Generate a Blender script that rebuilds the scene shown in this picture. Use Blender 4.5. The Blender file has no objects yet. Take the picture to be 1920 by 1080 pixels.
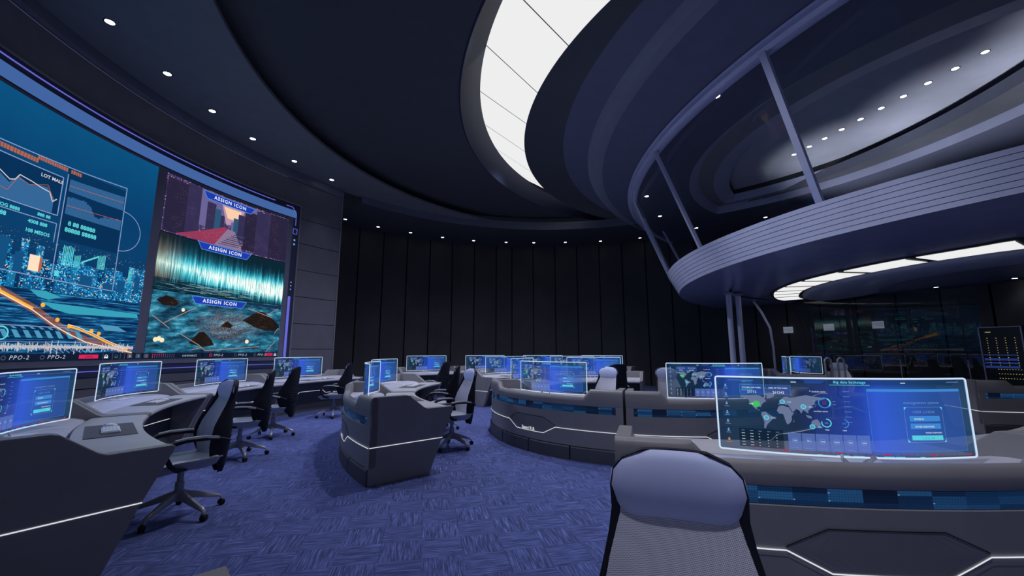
import bpy, bmesh, math, random
from math import sin, cos, pi, radians as RD, sqrt, atan2, hypot
from mathutils import Vector, Matrix
random.seed(7)
SC = bpy.context.scene
COL = SC.collection

# ------------------------------------------------------------------ helpers
class MB:
    """collects polygons with material indices, then links them as ONE mesh"""
    def __init__(s): s.v=[]; s.f=[]; s.m=[]; s.uv={}
    def add(s, vs, fs, mi=0):
        o=len(s.v); s.v+= [tuple(v) for v in vs]
        for f in fs: s.f.append(tuple(i+o for i in f)); s.m.append(mi)
        return o
    def box(s, c, d, mi=0, rz=0, tf=None):
        x,y,z=d[0]/2,d[1]/2,d[2]/2
        vs=[(a*x,b*y,e*z) for a in(-1,1) for b in(-1,1) for e in(-1,1)]
        cs,sn=cos(rz),sin(rz)
        vs=[(c[0]+p[0]*cs-p[1]*sn, c[1]+p[0]*sn+p[1]*cs, c[2]+p[2]) for p in vs]
        if tf: vs=[tf(v) for v in vs]
        s.add(vs,[(0,1,3,2),(4,6,7,5),(0,4,5,1),(2,3,7,6),(0,2,6,4),(1,5,7,3)],mi)
    def grid(s, rows, mi=0, closed_u=False, closed_v=False):
        """rows: list of equal-length point lists"""
        n=len(rows[0]); o=len(s.v)
        for r in rows: s.v+=[tuple(p) for p in r]
        R=len(rows)
        for i in range(R if closed_v else R-1):
            for j in range(n if closed_u else n-1):
                a=o+i*n+j; b=o+i*n+(j+1)%n; c=o+((i+1)%R)*n+(j+1)%n; d=o+((i+1)%R)*n+j
                s.f.append((a,b,c,d)); s.m.append(mi)
        return o
    def cap(s, pts, mi=0): s.add(pts,[tuple(range(len(pts)))],mi)
    def tube(s, pts, r, n=8, mi=0, closed=False, rr=None, up=None):
        rows=[]; P=[Vector(p) for p in pts]; N=len(P)
        for i,p in enumerate(P):
            a=P[(i-1)%N] if (closed or i>0) else P[i]; b=P[(i+1)%N] if (closed or i<N-1) else P[i]
            t=(b-a).normalized(); u=Vector(up) if up else Vector((0,0,1))
            if abs(t.dot(u))>.98: u=Vector((1,0,0)) if abs(t.x)<.9 else Vector((0,1,0))
            x=t.cross(u).normalized(); y=x.cross(t).normalized()
            ra,rb=(rr if rr else (r,r))
            rows.append([p+x*cos(2*pi*k/n)*ra+y*sin(2*pi*k/n)*rb for k in range(n)])
        s.grid(rows,mi,closed_u=True,closed_v=closed)
        if not closed: s.cap(rows[0][::-1],mi); s.cap(rows[-1],mi)
    def lathe(s, prof, n=24, c=(0,0,0), mi=0, cap=True):
        rows=[[(c[0]+r*cos(2*pi*k/n),c[1]+r*sin(2*pi*k/n),c[2]+z) for k in range(n)] for r,z in prof]
        s.grid(rows,mi,closed_u=True)
        if cap: s.cap(rows[0][::-1],mi); s.cap(rows[-1],mi)
    def mesh(s, name, mats, smooth=False, bevel=0, fix=True):
        me=bpy.data.meshes.new(name); me.from_pydata(s.v,[],s.f)
        for m in (mats if isinstance(mats,(list,tuple)) else [mats]): me.materials.append(m)
        me.polygons.foreach_set('material_index',s.m)
        bm=bmesh.new(); bm.from_mesh(me)
        if fix:
            bmesh.ops.remove_doubles(bm,verts=bm.verts,dist=1e-5)
            bmesh.ops.recalc_face_normals(bm,faces=bm.faces)
        if bevel:
            ed=[e for e in bm.edges if len(e.link_faces)==2 and e.calc_face_angle(0)>.5]
            bmesh.ops.bevel(bm,geom=ed,offset=bevel,segments=2,profile=.6,affect='EDGES')
        bm.to_mesh(me); bm.free()
        if smooth:
            me.polygons.foreach_set('use_smooth',[True]*len(me.polygons))
            try: me.set_sharp_from_angle(angle=RD(38))
            except Exception: pass
        me.update()
        return me
    def obj(s, name, mats, parent=None, smooth=False, bevel=0, fix=True):
        return link(name, s.mesh(name,mats,smooth,bevel,fix), parent)
def link(name, me, parent=None):
    o=bpy.data.objects.new(name,me); COL.objects.link(o)
    if parent: o.parent=parent
    return o
def tag(o,label=None,cat=None,group=None,kind=None):
    if label: o['label']=label
    if cat: o['category']=cat
    if group: o['group']=group
    if kind: o['kind']=kind
    return o
def empty(name, loc=(0,0,0), rz=0, label=None, cat=None, group=None):
    o=bpy.data.objects.new(name,None); COL.objects.link(o); o.location=loc; o.rotation_euler=(0,0,rz)
    o.empty_display_size=.1
    return tag(o,label,cat,group)
def kids(o): return [c for c in bpy.data.objects if c.parent==o]
def copy_tree(o,parent=None):
    c=o.copy(); COL.objects.link(c); c.parent=parent
    for ch in kids(o): copy_tree(ch,c)
    return c
def move_origin(me, o):
    me.transform(Matrix.Translation(-Vector(o)))

# ------------------------------------------------------------------ materials
class NT:
    def __init__(s,name):
        s.mat=bpy.data.materials.new(name); s.mat.use_nodes=True; s.t=s.mat.node_tree; s.t.nodes.clear()
        s.out=s.n('ShaderNodeOutputMaterial')
    def n(s,ty,**k):
        nd=s.t.nodes.new(ty)
        for a,b in k.items(): setattr(nd,a,b)
        return nd
    def set(s,sock,v):
        if hasattr(v,'links') or isinstance(v,bpy.types.NodeSocket): s.t.links.new(v,sock)
        elif v is not None:
            if sock.type=='RGBA' and len(v)==3: v=(*v,1)
            sock.default_value=v
    def math(s,op,a,b=None,c=None):
        nd=s.n('ShaderNodeMath',operation=op); s.set(nd.inputs[0],a)
        if b is not None: s.set(nd.inputs[1],b)
        if c is not None: s.set(nd.inputs[2],c)
        return nd.outputs[0]
    def noise(s,vec,scale=5,detail=2,rough=.5,out=0,dim='3D'):
        nd=s.n('ShaderNodeTexNoise',noise_dimensions=dim); s.set(nd.inputs['Vector'],vec); nd.inputs['Scale'].default_value=scale
        nd.inputs['Detail'].default_value=detail; nd.inputs['Roughness'].default_value=rough; return nd.outputs[out]
    def voro(s,vec,scale=5,feature='F1',out='Distance'):
        nd=s.n('ShaderNodeTexVoronoi',feature=feature); s.set(nd.inputs['Vector'],vec); nd.inputs['Scale'].default_value=scale
        return nd.outputs[out]
    def white(s,vec,out='Value'):
        nd=s.n('ShaderNodeTexWhiteNoise',noise_dimensions='3D'); s.set(nd.inputs['Vector'],vec); return nd.outputs[out]
    def xyz(s,x,y,z=0.0):
        nd=s.n('ShaderNodeCombineXYZ')
        for i,q in enumerate((x,y,z)): s.set(nd.inputs[i],q)
        return nd.outputs[0]
    def sep(s,v):
        nd=s.n('ShaderNodeSeparateXYZ'); s.set(nd.inputs[0],v); return nd.outputs[0],nd.outputs[1],nd.outputs[2]
    def ramp(s,f,stops,interp='LINEAR'):
        nd=s.n('ShaderNodeValToRGB'); cr=nd.color_ramp; cr.interpolation=interp
        while len(cr.elements)<len(stops): cr.elements.new(.5)
        for e,(p,c) in zip(cr.elements,stops):
            e.position=p; e.color=(*c,1) if len(c)==3 else c
        s.set(nd.inputs[0],f); return nd.outputs[0]
    def mix(s,f,a,b,mode='MIX'):
        nd=s.n('ShaderNodeMix',data_type='RGBA',blend_type=mode); s.set(nd.inputs[0],f); s.set(nd.inputs[6],a); s.set(nd.inputs[7],b); return nd.outputs[2]
    def coord(s,w='Object'): return s.n('ShaderNodeTexCoord').outputs[w]
    def bsdf(s,col,rough=.5,metal=0,spec=.5,coat=0,normal=None,sheen=0):
        b=s.n('ShaderNodeBsdfPrincipled'); s.set(b.inputs['Base Color'],col); s.set(b.inputs['Roughness'],rough)
        b.inputs['Metallic'].default_value=metal; b.inputs['Specular IOR Level'].default_value=spec
        b.inputs['Coat Weight'].default_value=coat
        if sheen: b.inputs['Sheen Weight'].default_value=sheen
        if normal is not None: s.set(b.inputs['Normal'],normal)
        return b.outputs[0]
    def bump(s,h,st=.3,dist=.01):
        b=s.n('ShaderNodeBump'); b.inputs['Strength'].default_value=st; b.inputs['Distance'].default_value=dist; s.set(b.inputs['Height'],h); return b.outputs[0]
    def emis(s,col,st=1.0):
        e=s.n('ShaderNodeEmission'); s.set(e.inputs[0],col); s.set(e.inputs[1],st); return e.outputs[0]
    def mixs(s,f,a,b):
        m=s.n('ShaderNodeMixShader'); s.set(m.inputs[0],f); s.t.links.new(a,m.inputs[1]); s.t.links.new(b,m.inputs[2]); return m.outputs[0]
    def addsh(s,a,b):
        m=s.n('ShaderNodeAddShader'); s.t.links.new(a,m.inputs[0]); s.t.links.new(b,m.inputs[1]); return m.outputs[0]
    def transp(s,c=(1,1,1)):
        t=s.n('ShaderNodeBsdfTransparent'); s.set(t.inputs[0],c); return t.outputs[0]
    def done(s,sh): s.t.links.new(sh,s.out.inputs[0]); return s.mat

def painted(name,col,rough=.5,metal=0,spec=.5,var=.06,scale=3,coat=0,bump=0):
    m=NT(name); c=m.coord(); nz=m.noise(c,scale,4,.6)
    a=tuple(min(1,x*(1-var)) for x in col); b=tuple(min(1,x*(1+var)) for x in col)
    colr=m.ramp(nz,[(.3,a),(.7,b)])
    nr=None
    if bump: nr=m.bump(m.noise(c,260,2,.6),bump,.002)
    return m.done(m.bsdf(colr,rough,metal,spec,coat,nr))
def glow(name,col,st=1.0):
    m=NT(name); return m.done(m.emis(col,st))
def clearglow(name,col,st,fac):
    m=NT(name); return m.done(m.mixs(fac,m.transp(),m.emis(col,st)))

M={}
M['desk']=painted('desk_grey',(.285,.275,.265),.42,spec=.4,bump=.08)
M['shelf']=painted('desk_shelf_satin',(.66,.65,.72),.30,spec=.5)
M['work']=painted('worktop_grey',(.56,.55,.54),.38,spec=.45,bump=.05)
M['plinth']=painted('plinth_dark',(.085,.088,.095),.5)
M['hex']=painted('hexagon_grey',(.21,.205,.205),.4)
M['groove']=painted('groove_black',(.012,.013,.018),.3)
M['pad']=painted('pad_dark',(.10,.10,.11),.7)
M['white']=painted('white_plastic',(.93,.94,.95),.35)
M['black']=painted('black_plastic',(.012,.013,.022),.45,spec=.35)
M['blackmesh']=painted('black_shell',(.010,.011,.020),.6,spec=.3)
M['rubber']=painted('rubber_black',(.006,.006,.007),.6)
M['chairmetal']=painted('chair_grey_metal',(.40,.40,.42),.3,metal=.2)
M['seat']=painted('seat_grey_leather',(.46,.47,.50),.38,spec=.4)
M['headrest']=painted('headrest_lavender',(.66,.72,1.0),.45,spec=.3,bump=.1)
def mk_mesh_fabric():
    m=NT('mesh_fabric'); c=m.coord(); x,y,z=m.sep(c)
    # rows of small round holes
    yy=m.math('MULTIPLY',y,230.0); zz=m.math('MULTIPLY',z,230.0)
    par=m.math('MULTIPLY',m.math('MODULO',m.math('FLOOR',m.math('ADD',zz,4000.0)),2.0),.5)
    fy=m.math('SUBTRACT',m.math('FRACT',m.math('ADD',m.math('ADD',yy,par),1000.0)),.5)
    fz=m.math('SUBTRACT',m.math('FRACT',m.math('ADD',zz,4000.0)),.5)
    d=m.math('SQRT',m.math('ADD',m.math('MULTIPLY',fy,fy),m.math('MULTIPLY',fz,fz)))
    col=m.ramp(d,[(.22,(.13,.13,.17)),(.36,(.86,.84,.88))])
    return m.done(m.bsdf(col,.55,spec=.3,normal=m.bump(d,.4,.002)))
M['fabric']=mk_mesh_fabric()
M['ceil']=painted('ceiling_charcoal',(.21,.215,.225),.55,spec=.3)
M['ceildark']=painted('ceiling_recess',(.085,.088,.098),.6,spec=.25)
M['trim']=painted('trim_blue_grey',(.16,.17,.22),.45)
M['corn1']=painted('cornice_charcoal',(.085,.09,.10),.5)
M['corn2']=painted('cornice_navy',(.15,.16,.235),.5)
M['corn3']=painted('cornice_slate',(.32,.34,.40),.42)
M['rimdark']=painted('rim_dark_blue',(.030,.037,.075),.6,spec=.2)
M['fascia']=painted('fascia_lavender',(.66,.70,.88),.38,spec=.4)
M['gap']=painted('fascia_gap',(.03,.032,.06),.6)
M['soffit']=painted('balcony_soffit',(.30,.32,.46),.25,spec=.5)
M['drum']=painted('drum_grey',(.58,.61,.68),.3)
M['upceil']=painted('upper_ceiling',(.11,.12,.17),.45)
M['dome']=painted('dome_grey',(.42,.43,.48),.5)
M['domeband']=painted('dome_band',(.22,.225,.24),.45)
M['domelight']=painted('dome_band_lavender',(.36,.38,.50),.4)
M['post']=painted('post_lavender',(.60,.63,.80),.35,metal=.1)
M['wallscreen']=painted('wall_panel_slate',(.17,.17,.20),.5)
M['seam']=painted('seam_black',(.006,.006,.007),.7)
M['wallback']=painted('wall_panel_black',(.072,.072,.073),.62,spec=.25,scale=.7,var=.15)
M['edge']=painted('edge_grey_trim',(.30,.29,.29),.4)
M['frame']=painted('screen_frame_navy',(.05,.055,.11),.35)
M['frame2']=painted('screen_bezel_grey',(.20,.20,.26),.4)
M['sign']=glow('sign_face',(.20,.22,.30),.7)
M['rack']=painted('rack_black',(.012,.013,.018),.25,spec=.5)
M['rackedge']=painted('rack_edge',(.45,.45,.60),.3,metal=.3)
M['yellowled']=glow('led_yellow',(.62,.55,.14),.6)
M['bluerefl']=glow('rack_blue_reflection',(.03,.06,.30),.5)  # glow that stands in for a blue reflection on the cabinets
M['skywhite']=glow('ceiling_panel_light',(.855,.855,.86),1.0)
M['lens']=glow('downlight_lens',(1,1,1),6)
M['ledwhite']=glow('led_line_white',(.86,.90,1.0),.85)
M['monframe']=glow('monitor_edge_glow',(.62,.78,1.0),.95)
M['barblue']=glow('frame_bar_blue',(.055,.13,.36),1.0)
M['lineblue']=glow('frame_line_blue',(.13,.14,.62),1.0)

def mk_glass(name,refl=.07,tint=(.93,.95,1)):
    m=NT(name); g=m.n('ShaderNodeBsdfGlossy'); g.inputs['Roughness'].default_value=.0; g.inputs[0].default_value=(1,1,1,1)
    fr=m.n('ShaderNodeFresnel'); fr.inputs[0].default_value=1.35
    f=m.math('ADD',m.math('MULTIPLY',fr.outputs[0],.30),refl)
    return m.done(m.mixs(f,m.transp(tint),g.outputs[0]))
M['glass']=mk_glass('balcony_glass',.012)
M['partglass']=mk_glass('partition_glass',.03,(.75,.78,.8))

def mk_carpet():
    m=NT('carpet_blue'); c=m.coord(); x,y,z=m.sep(c)
    T=.307; yaw=.2041; ox,oy=-5.2927*T,11.0403*T
    dx=m.math('SUBTRACT',x,ox); dy=m.math('SUBTRACT',y,oy)
    i=m.math('ADD',m.math('MULTIPLY',dx,cos(yaw)/T),m.math('MULTIPLY',dy,sin(yaw)/T)); i=m.math('ADD',i,200.0)
    j=m.math('SUBTRACT',m.math('MULTIPLY',dx,sin(yaw)/T),m.math('MULTIPLY',dy,cos(yaw)/T)); j=m.math('ADD',j,200.0)
    fi=m.math('FLOOR',i); fj=m.math('FLOOR',j)
    par=m.math('MODULO',m.math('ADD',fi,fj),2.0)
    rnd=m.white(m.xyz(fi,fj,1.0))
    offs=m.math('MULTIPLY',rnd,37.0)
    va=m.xyz(m.math('MULTIPLY',i,30.0),m.math('MULTIPLY',j,1.7),offs)
    vb=m.xyz(m.math('MULTIPLY',i,1.7),m.math('MULTIPLY',j,30.0),offs)
    na=m.noise(va,1.0,3,.65); nb=m.noise(vb,1.0,3,.65)
    st=m.mix(par,na,nb)
    fine=m.noise(c,220,2,.6)
    val=m.math('ADD',m.math('MULTIPLY',st,.85),m.math('MULTIPLY',fine,.15))
    col=m.ramp(val,[(.30,(.022,.028,.075)),(.46,(.062,.085,.22)),(.56,(.12,.155,.40)),(.70,(.27,.32,.68))])
    col=m.mix(m.math('MULTIPLY',rnd,.22),col,(.06,.07,.20))
    ei=m.math('ABSOLUTE',m.math('SUBTRACT',m.math('FRACT',i),.5)); ej=m.math('ABSOLUTE',m.math('SUBTRACT',m.math('FRACT',j),.5))
    em=m.ramp(m.math('MAXIMUM',ei,ej),[(.482,(0,0,0)),(.498,(1,1,1))])
    col=m.mix(m.math('MULTIPLY',em,.35),col,(.03,.035,.12))
    return m.done(m.bsdf(col,.9,spec=.12,normal=m.bump(val,.35,.004),sheen=.1))
M['carpet']=mk_carpet()

def mk_strip():   # dark glass band with a blue pixel grid on the console front (uv in metres)
    m=NT('console_pixel_strip'); uv=m.coord('UV'); u,v,_=m.sep(uv)
    cu=m.math('FLOOR',m.math('MULTIPLY',u,5.5)); cv=m.math('FLOOR',m.math('MULTIPLY',v,24.0))
    r=m.white(m.xyz(cu,cv,3.0)); r2=m.white(m.xyz(cu,0.0,9.0))
    rr=m.math('ADD',m.math('MULTIPLY',r,.55),m.math('MULTIPLY',r2,.45))
    base=m.ramp(rr,[(.2,(.003,.008,.025)),(.5,(.006,.035,.11)),(.85,(.02,.10,.26))])
    gx=m.math('ABSOLUTE',m.math('SUBTRACT',m.math('FRACT',m.math('MULTIPLY',u,66.0)),.5))
    gy=m.math('ABSOLUTE',m.math('SUBTRACT',m.math('FRACT',m.math('MULTIPLY',v,72.0)),.5))
    g=m.ramp(m.math('MAXIMUM',gx,gy),[(.40,(0,0,0)),(.47,(1,1,1))])
    col=m.mix(m.math('MULTIPLY',g,.6),base,(.003,.006,.02))
    sx=m.math('ABSOLUTE',m.math('SUBTRACT',m.math('FRACT',m.math('MULTIPLY',u,5.5)),.03))
    sy=m.math('ABSOLUTE',m.math('SUBTRACT',m.math('FRACT',m.math('MULTIPLY',v,24.0)),.1))
    d=m.math('ADD',m.math('MULTIPLY',sx,8.0),m.math('MULTIPLY',sy,4.0))
    star=m.ramp(d,[(.0,(1,1,1)),(.5,(0,0,0))])
    col=m.mix(m.math('MULTIPLY',star,m.math('GREATER_THAN',r,.6)),col,(.3,.6,.9))
    return m.done(m.addsh(m.emis(col,.62),m.bsdf((.01,.015,.03),.2,spec=.3)))
M['strip']=mk_strip()

def mk_pane():   # see-through monitor picture: uv 0..1
    m=NT('monitor_picture'); uv=m.coord('UV'); u,v,_=m.sep(uv)
    col=m.ramp(u,[(0,(.010,.035,.085)),(.08,(.012,.05,.11)),(.30,(.010,.035,.10)),(.42,(.015,.045,.28)),(.54,(.022,.075,.50)),(.60,(.04,.12,.80)),(.70,(.03,.12,.55)),(.82,(.025,.095,.27)),(1,(.015,.07,.17))])
    top=m.ramp(v,[(.86,(0,0,0)),(.93,(1,1,1))])
    col=m.mix(m.math('MULTIPLY',top,.72),col,(.012,.045,.13))
    bot=m.ramp(v,[(.03,(1,1,1)),(.09,(0,0,0))])
    col=m.mix(m.math('MULTIPLY',bot,.7),col,(.008,.02,.06))
    fac=m.ramp(u,[(0,(.62,)*3),(.3,(.58,)*3),(.5,(.72,)*3),(.62,(.80,)*3),(.85,(.66,)*3),(1,(.62,)*3)])
    return m.done(m.mixs(fac,m.transp((.9,.95,1)),m.emis(col,1.0)))
M['pane']=mk_pane()
G=[glow('gfx_white',(.75,.85,.95),.8), glow('gfx_cyan',(.12,.72,.85),.85), clearglow('gfx_card',(.15,.25,.72),.8,.62),
   glow('gfx_lavender',(.17,.22,.38),.8), glow('gfx_green',(.06,.75,.14),.75), glow('gfx_red',(.75,.04,.10),.6),
   glow('gfx_orange',(.8,.35,.04),.7), clearglow('gfx_panel_blue',(.045,.14,.75),.8,.32), glow('gfx_blue',(.06,.30,.80),.8),
   clearglow('gfx_dark',(.003,.012,.03),.6,.6), glow('gfx_lightblue',(.22,.42,.85),.7)]
GW,GC,GCARD,GLAV,GGRN,GRED,GORG,GPAN,GBLU,GDK,GLB=range(11)

# text -> flat polygons
_tc={}
def text_polys(txt,size=1.0,bold=0,shear=0,space=1.0):
    key=(txt,bold,shear,space)
    if key not in _tc:
        cu=bpy.data.curves.new('t','FONT'); cu.body=txt; cu.size=1; cu.resolution_u=2; cu.offset=bold; cu.shear=shear; cu.space_character=space
        o=bpy.data.objects.new('t',cu); COL.objects.link(o); dg=bpy.context.evaluated_depsgraph_get(); dg.update()
        me=bpy.data.meshes.new_from_object(o.evaluated_get(dg))
        vs=[(v.co.x,v.co.y) for v in me.vertices]; fs=[tuple(p.vertices) for p in me.polygons]
        bpy.data.objects.remove(o); bpy.data.curves.remove(cu); bpy.data.meshes.remove(me)
        w=max((v[0] for v in vs),default=0); _tc[key]=(vs,fs,w)
    return _tc[key]

class GX(MB):
    """2-D graphics in metres on a surface; fn(x,y,layer)->3-D"""
    def __init__(s,fn,seg=.08): super().__init__(); s.fn=fn; s.seg=seg; s.lay=1
    def poly(s,pts,mi,lay=None):
        L=lay or s.lay; x0=min(p[0] for p in pts); x1=max(p[0] for p in pts)
        n=max(1,int((x1-x0)/s.seg)) if (x1-x0)>s.seg*1.4 else 1
        if n==1: s.add([s.fn(x,y,L) for x,y in pts],[tuple(range(len(pts)))],mi); return
        from mathutils.geometry import tessellate_polygon
        V=[Vector((p[0],p[1],0)) for p in pts]
        for tri in tessellate_polygon([V]):
            T=[pts[(i if isinstance(i,int) else i)] for i in tri]
            for k in range(n):
                a=x0+(x1-x0)*k/n; b=x0+(x1-x0)*(k+1)/n; P=T
                for lim_,sg in ((a,1),(b,-1)):
                    Q_=[]
                    for i in range(len(P)):
                        p,q=P[i],P[(i+1)%len(P)]; ip=(p[0]-lim_)*sg>=0; iq=(q[0]-lim_)*sg>=0
                        if ip: Q_.append(p)
                        if ip!=iq: f=(lim_-p[0])/(q[0]-p[0]); Q_.append((lim_,p[1]+(q[1]-p[1])*f))
                    P=Q_
                    if len(P)<3: break
                if len(P)>=3: s.add([s.fn(x,y,L) for x,y in P],[tuple(range(len(P)))],mi)
    def rect(s,x0,y0,x1,y1,mi,lay=None):
        n=max(1,int(abs(x1-x0)/s.seg)); L=lay or s.lay
        s.grid([[s.fn(x0+(x1-x0)*k/n,y,L) for k in range(n+1)] for y in (y0,y1)],mi)
    def quad(s,p,mi,lay=None):  # 4 pts, subdivided along the first edge
        n=max(1,int(max(abs(p[1][0]-p[0][0]),abs(p[2][0]-p[3][0]))/s.seg)); L=lay or s.lay
        s.grid([[s.fn(a[0]+(b[0]-a[0])*k/n,a[1]+(b[1]-a[1])*k/n,L) for k in range(n+1)] for a,b in ((p[0],p[1]),(p[3],p[2]))],mi)
    def line(s,pts,w,mi,lay=None):
        for a,b in zip(pts,pts[1:]):
            d=hypot(b[0]-a[0],b[1]-a[1]) or 1; nx,ny=-(b[1]-a[1])/d*w/2,(b[0]-a[0])/d*w/2
            s.quad([(a[0]+nx,a[1]+ny),(b[0]+nx,b[1]+ny),(b[0]-nx,b[1]-ny),(a[0]-nx,a[1]-ny)],mi,lay)
    def frame(s,x0,y0,x1,y1,w,mi,lay=None): s.line([(x0,y0),(x1,y0),(x1,y1),(x0,y1),(x0,y0)],w,mi,lay)
    def disc(s,x,y,r,mi,lay=None,n=20): s.poly([(x+r*cos(2*pi*k/n),y+r*sin(2*pi*k/n)) for k in range(n)],mi,lay)
    def ring(s,x,y,r,w,mi,a0=0,a1=360,lay=None,n=28):
        L=lay or s.lay
        s.grid([[s.fn(x+q*cos(RD(a0+(a1-a0)*k/n)),y+q*sin(RD(a0+(a1-a0)*k/n)),L) for k in range(n+1)] for q in (r-w/2,r+w/2)],mi)
    def text(s,x,y,txt,size,mi,align='c',bold=0,shear=0,space=1.0,lay=None):
        vs,fs,w=text_polys(txt,1,bold,shear,space); L=(lay or s.lay)+1
        x0=x-(w*size/2 if align=='c' else (w*size if align=='r' else 0))
        s.add([s.fn(x0+a*size,y+b*abs(size),L) for a,b in vs],fs,mi)
def add_uv(me,fn):
    uv=me.uv_layers.new(name='UVMap'); 
    for l in me.loops: uv.data[l.index].uv=fn(me.vertices[l.vertex_index].co)

# ------------------------------------------------------------------ room geometry constants (metres, camera above the origin)
C0=(1.38,8.26); RW=10.9              # round room
CS=(3.2,7.02); RS=10.47              # wall that carries the big screen
def pol(c,r,a): return (c[0]+r*cos(a),c[1]+r*sin(a))
def ray_circle(o,a,c,R,far=True):
    dx,dy=cos(a),sin(a); ox,oy=o[0]-c[0],o[1]-c[1]; b=ox*dx+oy*dy; q=b*b-(ox*ox+oy*oy-R*R)
    if q<0: return None
    return -b+sqrt(q)
def angs(a0,a1,n): return [RD(a0+(a1-a0)*k/n) for k in range(n+1)]

# floor
mb=MB(); mb.box((1.5,7,-.05),(30,32,.1)); tag(mb.obj('floor',M['carpet']),kind='structure')

# back wall: vertical panels with dark grooves
def wall_panels():
    mb=MB(); edges=[]
    a=92.0
    while a>-75: edges.append(a); a-=5.4
    a=97.3; edges.append(a); a=101.2
    while a<146: edges.append(a); a+=5.4
    edges=sorted(edges); H=6.6
    gap=RD(.28)
    for e0,e1 in zip(edges,edges[1:]):
        A0,A1=RD(e0)+gap/2,RD(e1)-gap/2; n=4
        th=[A0+(A1-A0)*k/n for k in range(n+1)]
        row=lambda r,z:[(*pol(C0,r,t),z) for t in th]
        mb.grid([row(RW,0),row(RW,H)],0)
        for t in (A0,A1): mb.add([(*pol(C0,RW,t),0),(*pol(C0,RW,t),H),(*pol(C0,RW+.09,t),H),(*pol(C0,RW+.09,t),0)],[(0,1,2,3)],1)
    th=angs(edges[0],edges[-1],90)
    mb.grid([[(*pol(C0,RW+.09,t),z) for t in th] for z in (0,H)],1)
    mb.grid([[(*pol(C0,RW+.25,t),z) for t in th] for z in (0,H)],1)
    return mb.obj('wall_back',[M['wallback'],M['seam']],fix=False)
tag(wall_panels(),kind='structure')

# screen wall (arc a measured in metres from its right-hand end reference 154 deg)
def scr(a,z,off=0):
    t=RD(154)+a/10.42; r=RS-off
    return (CS[0]+r*cos(t),CS[1]+r*sin(t),z)
def screen_wall():
    mb=MB(); A0,A1=-1.42,10.5
    zs=[0,.10,.85,1.54,2.26,3.03,3.81,4.59,5.33,6.4]
    aa=[A0+(A1-A0)*k/60 for k in range(61)]
    for z0,z1 in zip(zs,zs[1:]):
        mb.grid([[scr(a,z0+.008) for a in aa],[scr(a,z1-.008) for a in aa]],0)
    mb.grid([[scr(a,z,-.02) for a in aa] for z in (0,6.4)],1)
    # right-hand return, edge strip
    e=[scr(A0,0,-.02),scr(A0,6.4,-.02)]
    b=[(e[0][0]-.5,e[0][1]+.9,0),(e[0][0]-.5,e[0][1]+.9,6.4)]
    mb.add([e[0],e[1],b[1],b[0]],[(0,1,2,3)],0)
    # top fascia
    mb.grid([[scr(a,6.4,.0) for a in aa],[scr(a,6.4,.05) for a in aa],[scr(a,6.46,.07) for a in aa],[scr(a,6.65,.07) for a in aa]],2)
    return mb.obj('wall_left',[M['wallscreen'],M['seam'],M['trim']],fix=False)
tag(screen_wall(),kind='structure')
mb=MB(); p=scr(-1.42,0,.012); q=scr(-1.40,0,.012)
mb.tube([(p[0],p[1],0),(p[0],p[1],6.4)],.018,4); tag(mb.obj('trim_1',M['edge']),kind='structure')

def wall_in(t):  # inner limit of the high ceiling along direction t from C0
    r=8.15
    p=ray_circle(C0,t,CS,RS); d=math.degrees(t)%360
    if d>140 and d<250: r=p
    return r
LIP=((4.44,8.35),9.35); RIM=((7.3,9.3),8.49); RIMT=((7.72,9.53),8.49)
# soffit over the back aisle + ledge face
th=angs(-30,142,90)
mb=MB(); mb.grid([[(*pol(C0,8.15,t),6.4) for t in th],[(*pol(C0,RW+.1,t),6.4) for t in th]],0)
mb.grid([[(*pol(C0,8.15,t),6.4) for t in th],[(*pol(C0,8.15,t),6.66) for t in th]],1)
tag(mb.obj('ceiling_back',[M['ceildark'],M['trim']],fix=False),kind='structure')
# main ceiling band (crescent) with lip
th=angs(60,260,160)
inn=[(*pol(C0,min(wall_in(t)-.001,ray_circle(C0,t,*LIP)),t),6.65) for t in th]
out=[(*pol(C0,wall_in(t)+.06,t),6.65) for t in th]
lip=[(p[0],p[1],6.72) for p in inn]
lip2=[(p[0]-.35*cos(t)*-1,p[1]+.35*sin(t),6.72) for p,t in zip(inn,th)]
mb=MB(); mb.grid([out,inn,lip,lip2],0); tag(mb.obj('ceiling',M['ceil'],fix=False,smooth=True),kind='structure')
# recess ceiling behind the lip up to the skylight rim
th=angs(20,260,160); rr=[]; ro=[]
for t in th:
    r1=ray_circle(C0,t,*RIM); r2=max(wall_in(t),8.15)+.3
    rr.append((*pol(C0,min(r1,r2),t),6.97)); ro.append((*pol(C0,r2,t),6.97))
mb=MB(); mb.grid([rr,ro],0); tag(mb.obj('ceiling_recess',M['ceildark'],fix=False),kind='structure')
# skylight rim (vertical ring)
th=angs(70,290,140)
mb=MB(); mb.grid([[(*pol(RIM[0],RIM[1]+.04,t),6.97) for t in th],[(*pol(RIM[0],RIM[1],t),6.95) for t in th],[(*pol(RIMT[0],RIMT[1],t),7.54) for t in th],[(*pol(RIMT[0],RIMT[1],t),7.60) for t in th]],0)
tag(mb.obj('trim_2',M['rimdark'],fix=False,smooth=True),kind='structure')
mb=MB(); mb.box((5,8,7.66),(26,24,.08)); tag(mb.obj('ceiling_top',M['seam']),kind='structure')

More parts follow.
